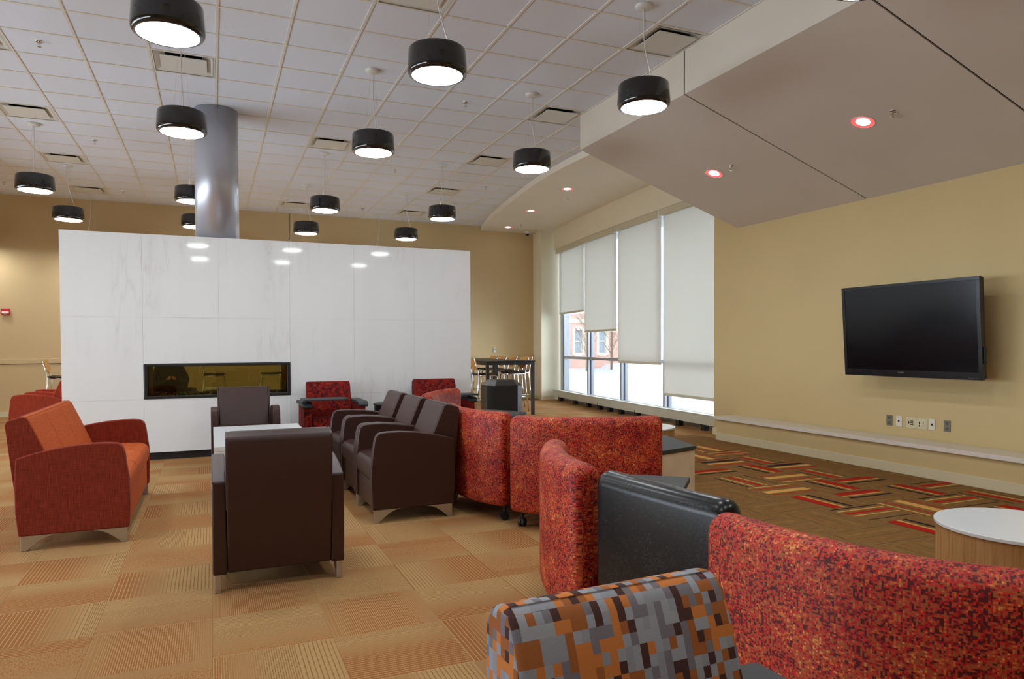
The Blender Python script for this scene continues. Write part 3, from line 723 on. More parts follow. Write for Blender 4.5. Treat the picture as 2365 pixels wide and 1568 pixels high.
# ------------------------------------------------------------------ television and wall plates
tv = link('television', None); tag(tv, 'large black flat television mounted on the yellow wall, screen off', 'television')
tvb, tvt = Vector((6.47, 0, .985)), Vector((6.40, 0, 1.935))
upv = (tvt-tvb).normalized(); nv = Vector((-upv.z, 0, upv.x)); rv = Vector((0, -1, 0))
M4 = Matrix(((rv.x, upv.x, nv.x, 0), (rv.y, upv.y, nv.y, 0), (rv.z, upv.z, nv.z, 0), (0, 0, 0, 1)))
ctr = (tvb+tvt)/2+Vector((0, 4.955, 0)); tv.matrix_world = Matrix.Translation(ctr) @ M4
W_, H_ = 1.515, .955
obj('casing', MB().box(-W_/2+.01, W_/2-.01, -H_/2+.01, H_/2-.01, -.075, -.01), M_black, tv, .006)
mb = MB().box(-W_/2, W_/2, H_/2-.033, H_/2, -.03, .004).box(-W_/2, W_/2, -H_/2, -H_/2+.068, -.03, .004).box(-W_/2, -W_/2+.036, -H_/2+.068, H_/2-.033, -.03, .004).box(W_/2-.036, W_/2, -H_/2+.068, H_/2-.033, -.03, .004)
obj('bezel', mb, mat('tv_bezel', (.008, .008, .009, 1), .25), tv, .002)
obj('screen', MB().box(-W_/2+.034, W_/2-.034, -H_/2+.066, H_/2-.031, -.02, -.002), mat('tv_screen', (.004, .004, .005, 1), .16, spec=.35), tv)
text('logo', 'SHARP', .022, mat('logo_grey', srgb(120, 120, 120), .4), tv, Matrix.Translation((-.07, -H_/2+.045, .0045)), .0004)
obj('control_panel', MB().box(W_/2-.005, W_/2+.012, -.33, -.17, -.05, -.02), M_black, tv, .003)
mb = MB()
for k in range(4): mb.box(W_/2-.13+k*.022, W_/2-.13+k*.022+.012, -H_/2+.018, -H_/2+.021, .003, .0046)
obj('port_icons', mb, mat('icon_grey', srgb(110, 110, 115), .5), tv)
mb = MB().box(-.2, .2, -.15, .15, -.10, -.074)
obj('mount_plate', mb, M_blackm, tv)
arm = obj('mount_arm', MB().box(6.52, 6.78, 4.9, 5.0, 1.42, 1.5).box(6.775, 6.80, 4.75, 5.15, 1.3, 1.62), M_blackm, None)
arm.parent = tv; arm.matrix_parent_inverse = (Matrix.Translation(ctr) @ M4).inverted()
def plate(y0, y1, z0, z1, mt, name, label, grp=None):
    t_ = thing(name, label, 'outlet' if 'outlet' in name else 'plate', (6.8, (y0+y1)/2, (z0+z1)/2), 0, grp); w_ = abs(y0-y1)/2; h_ = (z1-z0)/2
    obj('cover', MB().box(-.006, -.0005, -w_, w_, -h_, h_), mt, t_, .002); return t_
def sockets(t_):
    for z in (.026, -.026):
        o = obj('socket', MB().box(-.0085, -.005, -.017, .017, z-.014, z+.014), mat('socket_grey', srgb(104, 102, 94), .5), t_, .003)
        s_ = MB().box(-.0095, -.008, .006, .009, z-.0, z+.009).box(-.0095, -.008, -.009, -.006, z, z+.009).box(-.0095, -.008, -.003, .003, z-.010, z-.005); obj('slots', s_, M_dark, t_)
sockets(plate(5.454, 5.382, .432, .546, M_grey, 'power_outlet', 'grey power outlet farthest left under the television', 'grey power outlets'))
sockets(plate(4.797, 4.727, .434, .548, M_grey, 'power_outlet', 'grey power outlet farthest right under the television', 'grey power outlets'))
for (a, b_, lab) in ((5.337, 5.266, 'white data plate beside the left grey outlet'), (4.958, 4.888, 'white data plate between the ivory plates and the right grey outlet')):
    t_ = plate(a, b_, .434, .548, M_plate, 'data_plate', lab, 'white data plates'); obj('jack', MB().box(-.0085, -.005, -.009, .009, -.01, .01), mat('jack_navy', srgb(30, 34, 70), .4), t_)
for (a, b_, lab, v) in ((5.218, 5.102, 'ivory connector plate with rows of black jacks, left half of the pair', 0), (5.098, 4.98, 'ivory connector plate with vertical socket and jacks, right half of the pair', 1)):
    t_ = plate(a, b_, .430, .546, M_ivory, 'connector_plate', lab); mb = MB()
    mb.box(-.011, -.005, .018, .026, -.012, .018) if v else mb.box(-.011, -.005, .018, .027, -.012, .012)
    if v: mb.box(-.011, -.005, .014, .030, -.032, -.018)
    obj('port', mb, M_dark, t_, .002)
    for r_ in range(3):
        for c in range(1 if v else 2): obj('jack', MB().box(-.014, -.005, -.026+c*.017, -.018+c*.017, .014-r_*.019, .022-r_*.019), M_dark, t_, .001)
# fire alarm on back wall
fa = thing('fire_alarm', 'red fire alarm strobe on the back wall at the left picture edge', 'alarm', (-3.58, 16.0, 1.995))
obj('housing', MB().box(-.068, .068, -.055, -.0, -.06, .062), M_red, fa, .012)
obj('strobe_lens', MB().box(-.055, .055, -.072, -.05, -.032, .004), mat('strobe', srgb(235, 235, 235), .2), fa, .004)
text('lettering', 'FIRE', .03, M_plate, fa, Matrix.Translation((0, -.0565, -.044)) @ Matrix.Rotation(PI/2, 4, 'X'))
sw = thing('thermostat', 'small white thermostat on the tan wall above the bar stools', 'thermostat', (6.37, 16.0, 1.21))
obj('body', MB().box(-.032, .032, -.03, 0, -.055, .055), M_trim, sw, .004)
obj('display', MB().box(-.02, .02, -.033, -.029, .0, .035), mat('display', srgb(150, 155, 165), .3), sw)

# ------------------------------------------------------------------ lounge chairs and sofa
ARM = [(-.33, .098), (-.336, .25), (-.334, .42), (-.312, .60), (-.300, .645), (-.272, .672), (-.21, .679), (-.12, .679), (0, .670), (.10, .655), (.20, .634), (.308, .602), (.318, .45), (.316, .25), (.302, .098)]
def lounge(name, width, n, mats, label, cat, loc, rz, group=None):
    ma, mc, mbk = mats
    t_ = thing(name, label, cat, loc, rz, group); hw = width/2; aw = .072; iw = hw-aw
    for s_ in (-1, 1):
        a0, a1 = (s_*iw, s_*hw) if s_ > 0 else (-hw, -iw)
        o = obj('arm', MB().prism(ARM, a0, a1), ma, t_, .011, 3)
        pp = [(hw*s_-s_*.003, y, z) for y, z in ARM[1:12]]
        pts = [(p[0], p[1]+(.004 if i < 4 else 0), p[2]-(.006 if i >= 4 else 0)) for i, p in enumerate(pp)]
        obj('piping', MB().tube(pts, .0028, 6), ma, o, smooth=True)
        mb = MB()
        for e in (-1, 1):   # arched cast foot: post plus curved bracket under the side panel
            y0 = -.318 if e < 0 else .29; dr = 1 if e < 0 else -1
            pf = [(y0, .100), (y0, .0), (y0+dr*.038, .0)]
            for q in range(7):
                an = q/6; pf.append((y0+dr*(.045+.15*an), .012+.082*math.sin(an*PI/2)))
            pf.append((y0+dr*.2, .100))
            obj('leg', MB().prism(pf, s_*hw-s_*.008, s_*hw-s_*.042), M_alu, t_, .004)
    obj('base_panel', MB().box(-iw+.001, iw-.001, -.315, .27, .10, .30), mc, t_, .006)
    cw = 2*iw/n
    for k in range(n):
        x0 = -iw+cw*k; x1 = x0+cw
        prof = [(-.322, .305), (-.335, .36), (-.334, .425), (-.312, .458), (-.26, .474), (-.1, .478), (.08, .462), (.08, .305)]
        obj('seat_cushion', MB().prism(prof, x0+.002, x1-.002), mc, t_, .014, 3)
        bp_ = [(.08, .44), (.10, .50), (.15, .62), (.195, .73), (.235, .82), (.25, .855), (.272, .868), (.30, .866), (.30, .44)]
        obj('back_cushion', MB().prism(bp_, x0+(.0125 if k == 0 else .002), x1-(.0125 if k == n-1 else .002)), mc, t_, .014, 3)
    bk = [(.22, .305), (.26, .80), (.278, .858), (.30, .868), (.368, .842), (.378, .815), (.342, .45), (.298, .105), (.22, .105)]
    obj('back_panel', MB().prism(bk, -iw+.0005, iw-.0005), mbk, t_, .010, 3)
    gs = [(y+.004, z-.002) for y, z in bp_[:7]]+[(.366, .840), (.375, .813), (.34, .45)]
    for s_ in (-1, 1):
        a0, a1 = sorted((s_*(iw-.012), s_*(iw+.003))); obj('back_side', MB().prism(gs, a0, a1), mbk, t_, .004)
    return t_
BR = (M_brown, M_brown, M_brown); W1 = .69
c1 = lounge('armchair', W1, 1, BR, 'brown leather armchair in the foreground, seen from behind', 'armchair', (.332, 4.33, 0), PI, 'brown leather armchairs')
row = [(1.408, 5.505), (1.408, 6.20), (1.408, 6.895)]
for (x, y), lab in zip(row, ('brown leather armchair nearest the camera in the row of three on the right', 'middle brown leather armchair in the row of three', 'far brown leather armchair in the row of three, by the red tablet chair')):
    dup(c1, (x, y, 0), -PI/2, lab)
dup(c1, (.322, 8.24, 0), 0, 'brown leather armchair facing the camera in front of the firebox')
lounge('sofa', 1.715, 3, (M_brick, M_orange, M_brick), 'three-seat terracotta sofa with orange cushions and cast silver legs', 'sofa', (-.865, 6.235, 0), PI/2)
c2 = lounge('armchair', W1, 1, (M_orange2, M_orange, M_orange2), 'nearer rust armchair of the pair seen past the left end of the marble wall', 'armchair', (-2.2, 11.68, 0), -PI/2, 'rust armchairs behind the fireplace')
dup(c2, (-2.2, 12.38, 0), -PI/2, 'farther rust armchair of the pair past the left end of the marble wall')
dup(c1, (-.62, 12.35, 0), R(8), 'brown leather armchair seen through the firebox with a person in it')

# coffee table
ct = thing('coffee_table', 'glossy white rectangular coffee table between sofa and brown armchairs', 'table', (.415, 6.99, 0))
obj('tabletop', MB().box(-.415, .412, -.79, .79, .462, .5), M_white, ct, .003)
obj('side_panel', MB().box(-.415, .412, -.79, -.752, 0, .461), M_white, ct, .003)
obj('side_panel', MB().box(-.415, .412, .752, .79, 0, .461), M_white, ct, .003)
obj('side_panel', MB().box(-.40, -.37, -.751, .751, .02, .461), M_white, ct)

# tablet chairs ------------------------------------------------------
def tablet_chair(label, loc, rz, fab, tablet=-1, group=None, bw=.265):
    t_ = thing('tablet_chair', label, 'chair', loc, rz, group)
    bk = [(.10, .40), (.095, .52), (.125, .66), (.165, .79), (.192, .855), (.215, .880), (.25, .886), (.29, .872), (.312, .84), (.318, .76), (.29, .40)]
    obj('backrest', MB().prism(bk, -bw, bw), fab, t_, .036, 5)
    obj('seat', MB().prism([(-.32, .27), (-.335, .34), (-.325, .43), (-.28, .47), (0, .475), (.12, .45), (.12, .27)], -bw+.004, bw-.004), fab, t_, .02, 3)
    obj('base_panel', MB().box(-bw+.003, bw-.003, -.31, .27, .08, .268), fab, t_, .006)
    for s_ in (-1, 1):
        x0, x1 = sorted((s_*bw+s_*.002, s_*(bw+.09)))
        obj('arm', MB().prism([(-.30, .08), (-.325, .40), (-.32, .622), (.24, .622), (.27, .40), (.27, .08)], x0, x1), fab, t_, .01, 3)
        cp = [(-.34, .60), (-.352, .625), (-.335, .655), (-.28, .664), (.22, .664), (.262, .640), (.262, .624), (-.32, .624), (-.325, .60)]
        x0, x1 = sorted((s_*(bw+.0), s_*(bw+.118)))
        obj('arm_cap', MB().prism(cp, x0, x1), M_char, t_, .008, 3)
        for y in (-.27, .2): obj('leg', MB().cyl(s_*(bw+.05), y, 0, .085, .02, 16), M_alu, t_)
    if tablet:
        s_ = tablet; tb = obj('tablet', MB().prism([(s_*(bw+.11), -.42), (s_*(bw+.11), -.12), (s_*(bw-.05), -.10), (-s_*.08, -.12), (-s_*.14, -.18), (-s_*.14, -.36), (-s_*.08, -.43)], .690, .708, 'z'), M_char, t_, .004)
        obj('pivot', MB().cyl(s_*(bw+.05), -.22, .66, .692, .03, 16), M_black, tb)
    return t_
tablet_chair('red checked tablet chair against the marble wall, left of the black drum table', (1.325, 8.72, 0), 0, M_redchk, -1, 'red checked tablet chairs')
tablet_chair('red checked tablet chair at the right end of the marble wall behind the benches', (2.71, 8.76, 0), 0, M_redchk, 1, 'red checked tablet chairs', .285)
tablet_chair('grey, orange and brown checked chair back in the bottom foreground', (.750, .97, -.05), R(3), M_chk, 0, None, .253)
bd = thing('drum_table', 'small black drum side table between the red checked chairs', 'table', (2.08, 8.78, 0))
obj('drum', MB().cyl(0, 0, 0, .575, .215, 40), mat('black_drum', (.014, .014, .015, 1), .3), bd, .004)
obj('tabletop', MB().cyl(0, 0, .576, .598, .225, 40), M_char, bd, .004)
def oak_drum(label, loc):
    t_ = thing('drum_table', label, 'table', loc, 0, 'oak drum tables')
    obj('drum', MB().cyl(0, 0, 0, .482, .333, 64), M_oak, t_, .002)
    obj('tabletop', MB().cyl(0, 0, .483, .5, .342, 64), M_white, t_, .003); return t_
od = oak_drum('oak drum table with white top at the right picture edge', (3.36, 2.0, 0))
dup(od, (3.99, 6.02, 0), 0, 'oak drum table with white top behind the red speckled bench')

# ------------------------------------------------------------------ serpentine benches
def caster(par, x, y, a):
    o = obj('caster', MB().cyl(0, 0, .055, .12, .012, 10).tube([(-.022, 0, .03), (-.004, 0, .03)], .03, 20).tube([(.004, 0, .03), (.022, 0, .03)], .03, 20).box(-.018, .018, -.02, .02, .045, .062), M_black, par)
    o.location = (x, y, 0); o.rotation_euler = (0, 0, a)
def bench(label, pts, side, fab, thick=.14, zt=.80, seat=.56, cast=True, sfab=None):
    P = [Vector((p[0], p[1], 0)) for p in pts]; c = sum(P, Vector())/len(P)
    t_ = thing('lounge_bench', label, 'bench', (c.x, c.y, 0), 0, 'curved high-back lounge benches'); L = [(p.x-c.x, p.y-c.y) for p in P]
    me = sweep(L, 0, thick, .115, zt, .045, side, rtop=.062); obj('backrest', me, fab, t_, smooth=True)
    if seat: obj('seat', sweep(L, thick+.002, thick+seat, .115, .45, .03, side), sfab or fab, t_, smooth=True)
    if cast:
        Q = catmull([(a, b, 0) for a, b in L], 8)
        for k in (2, len(Q)-3):
            d = (Q[k+1]-Q[k-1]).normalized(); n_ = Vector((-d.y, d.x, 0))*side
            for of in (.09, thick+seat-.1): p = Q[k]+n_*of; caster(t_, p.x, p.y, random.uniform(0, 3))
    return t_
bench('long red speckled curved bench back in the middle, with casters showing', [(1.955, 4.66), (2.12, 4.455), (2.40, 4.29), (2.69, 4.205), (2.965, 4.17)], 1, M_spk, zt=.812)
bench('red speckled bench back touching the nearest brown armchair of the row', [(1.845, 5.86), (1.795, 5.6), (1.795, 5.3), (1.86, 5.0), (1.975, 4.79)], 1, M_spk, zt=.822)
bench('red speckled bench sloping behind the brown armchairs, farthest away', [(2.62, 7.98), (2.28, 7.62), (2.03, 7.2), (1.93, 6.92)], 1, M_spk, zt=.822, seat=.26)
bench('red speckled bench end curving round, left of the black bench back', [(1.67, 3.48), (1.54, 3.25), (1.46, 3.03), (1.425, 2.88), (1.405, 2.75), (1.40, 2.62)], 1, M_spk, zt=.81, seat=.2)
bench('glossy black speckled bench back between two red ones', [(1.455, 2.55), (1.475, 2.3), (1.505, 2.05), (1.54, 1.84)], 1, M_blk, thick=.12, zt=.80)
bench('large red speckled bench back filling the lower right foreground', [(1.40, 1.77), (1.405, 1.6), (1.425, 1.43), (1.47, 1.26), (1.55, 1.10), (1.67, .965), (1.84, .86), (2.06, .79)], 1, M_spk, thick=.13, zt=.80)
def wedge(label, poly, z, body=None):
    cx = sum(p[0] for p in poly)/len(poly); cy = sum(p[1] for p in poly)/len(poly); Lp = [(a-cx, b-cy) for a, b in poly]
    t_ = thing('wedge_table', label, 'table', (cx, cy, 0), 0, 'black-topped wedge tables'); obj('tabletop', MB().prism(Lp, z-.03, z, 'z'), M_char, t_, .004)
    k = .96 if body else .5
    obj('body' if body else 'pedestal', MB().prism([(a*k, b*k) for a, b in Lp], 0, z-.031, 'z'), body or M_black, t_, .01 if body else .003); return t_
wedge('black wedge table top peeking out behind the black bench back', [(1.88, 2.74), (2.18, 2.90), (2.385, 3.12), (2.13, 3.33), (2.0, 3.3)], .60)
wedge('black-topped wedge table with cream sides at the end of the long red bench', [(3.06, 4.40), (3.525, 4.53), (3.70, 5.20), (3.15, 5.05)], .52, M_vinyl)
wedge('black wedge table beyond the red bench, in front of the black cabinet', [(2.50, 6.80), (2.82, 6.60), (3.13, 6.94), (2.82, 7.5)], .60)

# ------------------------------------------------------------------ bar tables, stools, cabinet
def bar_table(label, x0, x1, y0, y1):
    t_ = thing('bar_table', label, 'table', ((x0+x1)/2, (y0+y1)/2, 0), 0, 'black bar-height tables'); a, b = (x1-x0)/2, (y1-y0)/2
    obj('tabletop', MB().box(-a, a, -b, b, 1.012, 1.032), M_black, t_, .003)
    obj('apron', MB().box(-a+.01, a-.01, -b+.01, -b+.05, .955, 1.011).box(-a+.01, a-.01, b-.05, b-.01, .955, 1.011).box(-a+.01, -a+.05, -b+.05, b-.05, .955, 1.011).box(a-.05, a-.01, -b+.05, b-.05, .955, 1.011), M_blackm, t_)
    for sx in (-1, 1):
        for sy in (-1, 1): obj('leg', MB().box(sx*(a-.01)-(.055 if sx > 0 else 0), sx*(a-.01)+(.055 if sx < 0 else 0), sy*(b-.01)-(.055 if sy > 0 else 0), sy*(b-.01)+(.055 if sy < 0 else 0), 0, .954), M_blackm, t_, .003)
    return t_
bar_table('nearer black bar-height table right of the marble wall', 4.66, 5.66, 12.12, 14.05)
bar_table('farther black bar-height table right of the marble wall', 4.66, 5.66, 14.12, 15.75)
def make_stool(label, loc, rz):
    t_ = thing('bar_stool', label, 'stool', loc, rz, 'chrome and plywood bar stools')   # front = -y
    for s_ in (-1, 1):
        obj('rear_leg', MB().tube([(s_*.2, .25, 0), (s_*.19, .19, .45), (s_*.185, .17, .76), (s_*.185, .20, .90), (s_*.185, .25, 1.08)], .0115, 10), M_chrome, t_, smooth=True)
        obj('front_leg', MB().tube([(s_*.2, -.24, 0), (s_*.185, -.2, .74), (s_*.185, -.16, .755), (s_*.185, .165, .755)], .0115, 10), M_chrome, t_, smooth=True)
        obj('stretcher', MB().tube([(s_*.197, -.225, .3), (s_*.195, .215, .3)], .009, 8), M_chrome, t_, smooth=True)
    obj('footrest', MB().tube([(-.197, -.225, .28), (.197, -.225, .28)], .011, 8).tube([(-.195, .215, .3), (.195, .215, .3)], .009, 8), M_chrome, t_, smooth=True)
    # shaped plywood back: wavy lower edge
    top = [(-.175, 1.085), (.175, 1.085)]; low = []
    for q in range(13):
        x = .175-.35*q/12; low.append((x, .905-.055*(math.cos(x/.175*PI)*.5+.5)-(.0 if abs(x) > .12 else .0)))
    o = obj('backrest', MB().prism([(a, b) for a, b in top+low], .0, .012, 'y'), M_ply, t_, .002); o.rotation_euler = (R(-14), 0, 0); o.location = (0, -.042, .028)
    obj('seat', MB().prism([(-.21, .775), (-.195, .80), (.0, .795), (.17, .805), (.185, .785), (.1, .762), (-.12, .762)], -.2, .2), M_stoolseat, t_, .01)
    return t_
ys_ = [12.95, 13.55, 14.35, 14.95, 15.5]
st0 = None
for k, y in enumerate(ys_):
    lab = 'plywood bar stool along the window side of the bar tables, %s from the camera' % ('nearest', 'second', 'third', 'fourth', 'farthest')[k]
    if k == 0: st0 = make_stool(lab, (5.56, y, 0), -PI/2)
    else: dup(st0, (5.92, y, 0), -PI/2, lab)
dup(st0, (4.74, 12.48, 0), PI/2, 'plywood bar stool on the near side of the bar tables by the marble wall')
dup(st0, (-2.55, 15.0, 0), PI/2, 'plywood bar stool by the back wall left of the marble wall')
dup(st0, (.02, 14.9, 0), PI/2, 'bar stool seen through the firebox glass, left one')
dup(st0, (1.1, 14.9, 0), -PI/2, 'bar stool seen through the firebox glass, right one')
cb = thing('waste_cabinet', 'black eight-sided cabinet with sloping grey lid beside the marble wall', 'cabinet', (4.07, 9.95, 0), R(-6))
a = .275; q = .10
oc = lambda a, q: [(-a+q, -a), (a-q, -a), (a, -a+q), (a, a-q), (a-q, a), (-a+q, a), (-a, a-q), (-a, -a+q)]
mb = MB().prism(oc(a, q), .03, .72, 'z'); M_perf = mat('perforated_black', (.01, .01, .011, 1), .5); t = NT(M_perf)
fx = t.math('FRACT', t.math('MULTIPLY', t.sep(t.uv())[0], 60)); fz = t.math('FRACT', t.math('MULTIPLY', t.sep(t.uv())[1], 60)); hole = t.math('MULTIPLY', t.math('LESS_THAN', fx, .5), t.math('LESS_THAN', fz, .5))
t.put(t.b.inputs['Base Color'], t.mix(hole, (.016, .016, .018, 1), (.004, .004, .004, 1)))
obj('body', mb, M_perf, cb, .004)
mb = MB(); n1, n2 = oc(a, q), oc(a-.09, q*.6); mb.v = [(x, y, .722) for x, y in n1]+[(x, y, .80) for x, y in n2]
for i in range(8): mb.face((i, (i+1) % 8, 8+(i+1) % 8, 8+i))
mb.face(range(8, 16)); mb.face(list(range(8))[::-1]); obj('lid', mb, mat('lid_dark', srgb(46, 49, 47), .45), cb)
nt_ = thing('side_table', 'low table with pale top and brown body seen through the firebox', 'table', (.3, 12.9, 0))
obj('tabletop', MB().box(-.42, .42, -.3, .3, .60, .625), M_white, nt_, .003); obj('body', MB().box(-.4, .4, -.28, .28, 0, .599), wood('brown_body', srgb(96, 52, 28), srgb(120, 70, 40)), nt_, .003)

# ------------------------------------------------------------------ person in the armchair behind the firebox
def skin(name, pts, edges, mt, parent, sub=2):
    me = bpy.data.meshes.new(name); me.from_pydata([p[:3] for p in pts], edges, []); me.materials.append(mt); o = link(name, me, parent)
    s_ = o.modifiers.new('skin', 'SKIN'); s_.use_smooth_shade = True
    if not me.skin_vertices: 
        bpy.context.view_layer.objects.active = o
        me.attributes
    for i, p in enumerate(pts):
        me.skin_vertices[0].data[i].radius = (p[3], p[4] if len(p) > 4 else p[3])
    me.skin_vertices[0].data[0].use_root = True
    q = o.modifiers.new('sub', 'SUBSURF'); q.levels = sub; q.render_levels = sub; return o
M_skin = mat('skin_tone', srgb(206, 150, 122), .5); M_sweat = weave('dark_sweater', srgb(30, 34, 34), srgb(48, 52, 50)); M_jean = weave('dark_trousers', srgb(30, 32, 40), srgb(44, 46, 58)); M_hair = mat('dark_hair', srgb(40, 28, 22), .6)
pe = thing('person', 'person in a dark sweater seated behind the fireplace holding a phone', 'person', (-.62, 12.30, 0), R(8))
try:
    B = [(0, .02, .56, .15, .12), (0, .03, .75, .145, .11), (0, .05, .92, .16, .11), (0, .04, 1.03, .09, .08), (0, .02, 1.09, .052),
         (.16, .04, .985, .07), (.245, .0, .80, .05), (.20, -.10, .725, .042), (.07, -.20, .80, .031),
         (-.16, .04, .985, .07), (-.245, .0, .80, .05), (-.20, -.10, .725, .042), (-.07, -.20, .80, .031),
         (.10, -.06, .55, .085), (.12, -.33, .545, .065), (.12, -.42, .27, .05), (.12, -.41, .09, .04),
         (-.10, -.06, .55, .085), (-.12, -.33, .545, .065), (-.12, -.42, .27, .05), (-.12, -.41, .09, .04)]
    E_ = [(0, 1), (1, 2), (2, 3), (3, 4), (2, 5), (5, 6), (6, 7), (7, 8), (2, 9), (9, 10), (10, 11), (11, 12)]
    skin('sweater', B[:13], E_, M_sweat, pe)
    T = [B[0]]+B[13:]; skin('trousers', T, [(0, 1), (1, 2), (2, 3), (3, 4), (0, 5), (5, 6), (6, 7), (7, 8)], M_jean, pe)
    for s_ in (-1, 1):
        skin('shoe', [(s_*.12, -.40, .055, .045), (s_*.12, -.48, .04, .04, .032), (s_*.12, -.60, .032, .035, .025)], [(0, 1), (1, 2)], M_black, pe, 1)
        hp = [(s_*.065, -.205, .803, .020, .015), (s_*.045, -.225, .82, .028, .014), (s_*.035, -.235, .84, .028, .012)]; he = [(0, 1), (1, 2)]
        skin('hand', hp, he, M_skin, pe, 2)
        for f_ in range(4):
            z = .812+.014*f_; ln_ = (.8, .95, 1, .9)[f_]
            skin('finger', [(s_*.045, -.235, z, .0085), (s_*.04, -.258*1, z+.004, .0085), (s_*(.04-.026*ln_), -.268, z+.006, .0078), (s_*(.04-.038*ln_), -.256, z+.006, .007)], [(0, 1), (1, 2), (2, 3)], M_skin, pe, 1)
        skin('thumb', [(s_*.045, -.215, .835, .010), (s_*.028, -.222, .855, .0095), (s_*.010, -.228, .862, .0085)], [(0, 1), (1, 2)], M_skin, pe, 1)
    obj('head', MB().lathe([(.001, -.125), (.045, -.118), (.062, -.08), (.072, -.02), (.078, .04), (.07, .09), (.045, .12), (.001, .13)], 24, (0, -.01, 1.22), False), M_skin, pe, smooth=True)
    obj('nose', MB().lathe([(.001, -.012), (.013, -.006), (.008, .02), (.002, .035)], 10, (0, -.088, 1.205), False), M_skin, pe, smooth=True)
    for s_ in (-1, 1):
        obj('eye', MB().lathe([(.001, -.009), (.009, 0), (.001, .009)], 12, (s_*.028, -.078, 1.235), False), mat('eye_dark', srgb(50, 40, 36), .3), pe, smooth=True)
        obj('ear', MB().lathe([(.001, -.028), (.014, -.01), (.014, .015), (.001, .03)], 10, (s_*.078, 0, 1.225), False), M_skin, pe, smooth=True)
    obj('mouth', MB().box(-.022, .022, -.078, -.066, 1.158, 1.166), mat('lips', srgb(160, 86, 80), .5), pe, .003)
    obj('hair', MB().lathe([(.079, -.01), (.087, .05), (.08, .10), (.05, .135), (.001, .145)], 24, (0, .004, 1.22), False), M_hair, pe, smooth=True)
except Exception as ex:
    print('PERSON', ex)
ph_ = thing('phone', 'black phone held in the hands of the seated person', 'phone', (-.62, 12.30, 0), R(8))
obj('case', MB().box(-.036, .036, -.246, -.238, .812, .885), M_black, ph_, .003)

# ------------------------------------------------------------------ outside
M_snow = mat('snow', srgb(186, 192, 202), .6); t = NT(M_snow); t.bump(t.noise(t.obj(), 3, 4), .4, .08)
sn = MB(); nx, ny = 90, 90
from mathutils import noise as mn
def snowz(x, y):
    p = (x-14.6-.37*(y-20)); bank = math.exp(-((p+2.2)/.9)**2)*.12+math.exp(-((p-2.6)/1.2)**2)*.32
    path = -.18 if abs(p) < 1.4 else 0
    q_ = min(1, max(0, (p-1.5)/8)); bank += .45*q_*q_*(3-2*q_)
    return -.12+bank+path+(.16 if abs(p) > 1.4 else 0)*mn.noise(Vector((x*1.1, y*1.1, 0)))+.04*mn.noise(Vector((x*4, y*4, 2)))
for i in range(nx+1):
    for j in range(ny+1):
        x = 8.25+(i/nx)**1.4*45; y = -8+(j/ny)*72; sn.v.append((x, y, snowz(x, y)))
for i in range(nx):
    for j in range(ny): a = i*(ny+1)+j; sn.face((a, a+ny+1, a+ny+2, a+1))
o = obj('snow_ground', sn, M_snow, smooth=True); o['kind'] = 'structure'
path = MB(); 
for k in range(40):
    y = 6+k*1.0; xx = 14.6+.37*(y-20); path.v += [(xx-1.5, y, -.15), (xx+1.5, y, -.15)]
for k in range(39): path.face((2*k, 2*k+1, 2*k+3, 2*k+2))
o = obj('cleared_path', path, mat('wet_path', srgb(170, 178, 184), .6)); o['kind'] = 'structure'
M_brk = mat('red_brick', srgb(190, 120, 96), .9); t = NT(M_brk); bt = t.new('ShaderNodeTexBrick'); mp = t.new('ShaderNodeMapping'); t.put(mp.inputs[0], t.uv()); t.l.new(mp.outputs[0], bt.inputs[0])
bt.inputs['Color1'].default_value = srgb(206, 156, 138); bt.inputs['Color2'].default_value = srgb(192, 138, 120); bt.inputs['Mortar'].default_value = srgb(214, 200, 190); bt.inputs['Scale'].default_value = 1
bt.inputs['Brick Width'].default_value = .22; bt.inputs['Row Height'].default_value = .075; bt.inputs['Mortar Size'].default_value = .008; t.put(t.b.inputs['Base Color'], bt.outputs[0])
bld = thing('brick_building', 'washed-out red brick building with pale window surrounds beyond the snow', 'building', (23.0, 39.1, -.2), R(-12))
BW = [(-6.4+1.6*k, .5) for k in range(9)]
wm = MB(); zs_ = [(1.05, 2.5), (4.2, 5.7)]; xs_ = [-9]+sum([[a-b/2, a+b/2] for a, b in BW], [])+[9]
zz = [0, 1.05, 2.5, 4.2, 5.7, 8]
for i in range(len(xs_)-1):
    for j in range(5):
        if i % 2 == 1 and j in (1, 3): continue
        wm.box(xs_[i], xs_[i+1], 0, .35, zz[j], zz[j+1])
obj('brick_wall', wm, M_brk, bld)
obj('stone_band', MB().box(-9, 9, -.05, .0, 2.95, 3.2), M_cream, bld)
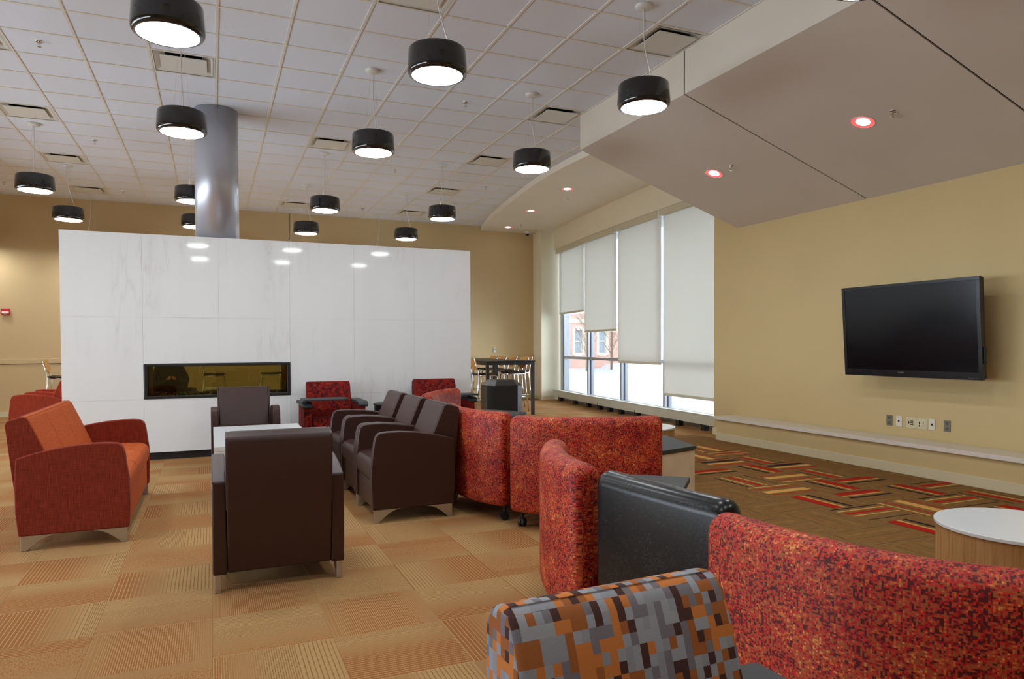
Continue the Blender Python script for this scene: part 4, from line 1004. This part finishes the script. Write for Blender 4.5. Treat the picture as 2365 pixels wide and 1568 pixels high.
obj('room_backing', MB().box(-8.9, 8.9, .5, .6, 0, 8), mat('dark_room', srgb(90, 96, 104), .8), bld)
for a, b in BW:
    for z0, z1 in zs_:
        fr = MB().box(a-b/2-.14, a-b/2, -.06, .1, z0-.14, z1+.14).box(a+b/2, a+b/2+.14, -.06, .1, z0-.14, z1+.14).box(a-b/2, a+b/2, -.06, .1, z1, z1+.22).box(a-b/2, a+b/2, -.06, .1, z0-.2, z0)
        f_ = obj('window_surround', fr, M_cream, bld)
        obj('sash', MB().box(a-b/2, a+b/2, .1, .16, (z0+z1)/2-.04, (z0+z1)/2+.04).box(a-b/2, a-b/2+.06, .1, .16, z0, z1).box(a+b/2-.06, a+b/2, .1, .16, z0, z1), M_trim, f_)
        obj('pane', MB().box(a-b/2, a+b/2, .17, .18, z0, z1), mat('far_pane', srgb(150, 164, 176), .1), f_)
bp_ = tag(obj('brick_pier', MB().box(7.95, 8.09, 15.38, 16.2, -.2, 4.5), M_brk), 'brick pier outside the farthest window pane', 'pier')
def tree(label, loc, h, sd_):
    random.seed(sd_); t_ = thing('bare_tree', label, 'tree', loc, 0, 'bare winter trees'); tk = MB(); br = MB()
    tk.tube([(0, 0, -.3), (.05, 0, h*.4), (-.04, .05, h)], .07, 8)
    for k in range(70):
        z = random.uniform(.3, h); a = random.uniform(0, 2*PI); l = random.uniform(.3, .8)*(1.2-z/h)
        p = Vector((0, 0, z)); e = p+Vector((math.cos(a)*l, math.sin(a)*l, l*1.1)); m_ = (p+e)/2+Vector((0, 0, -.05)); br.tube([p, m_, e], .012, 4)
        for q in range(3): f = p.lerp(e, random.uniform(.3, .9)); br.tube([f, f+Vector((random.uniform(-.3, .3), random.uniform(-.3, .3), random.uniform(.1, .5)))], .006, 3)
    mtb = mat('bark', srgb(120, 100, 86), .9); obj('trunk', tk, mtb, t_, smooth=True); o = obj('branches', br, mtb, t_); o['kind'] = 'stuff'
tree('bare leafless tree in front of the brick building, left', (19.0, 34.0, .2), 4.5, 3)
tree('bare leafless shrub-like tree in front of the brick building, right', (21.3, 35.2, .2), 5, 5)
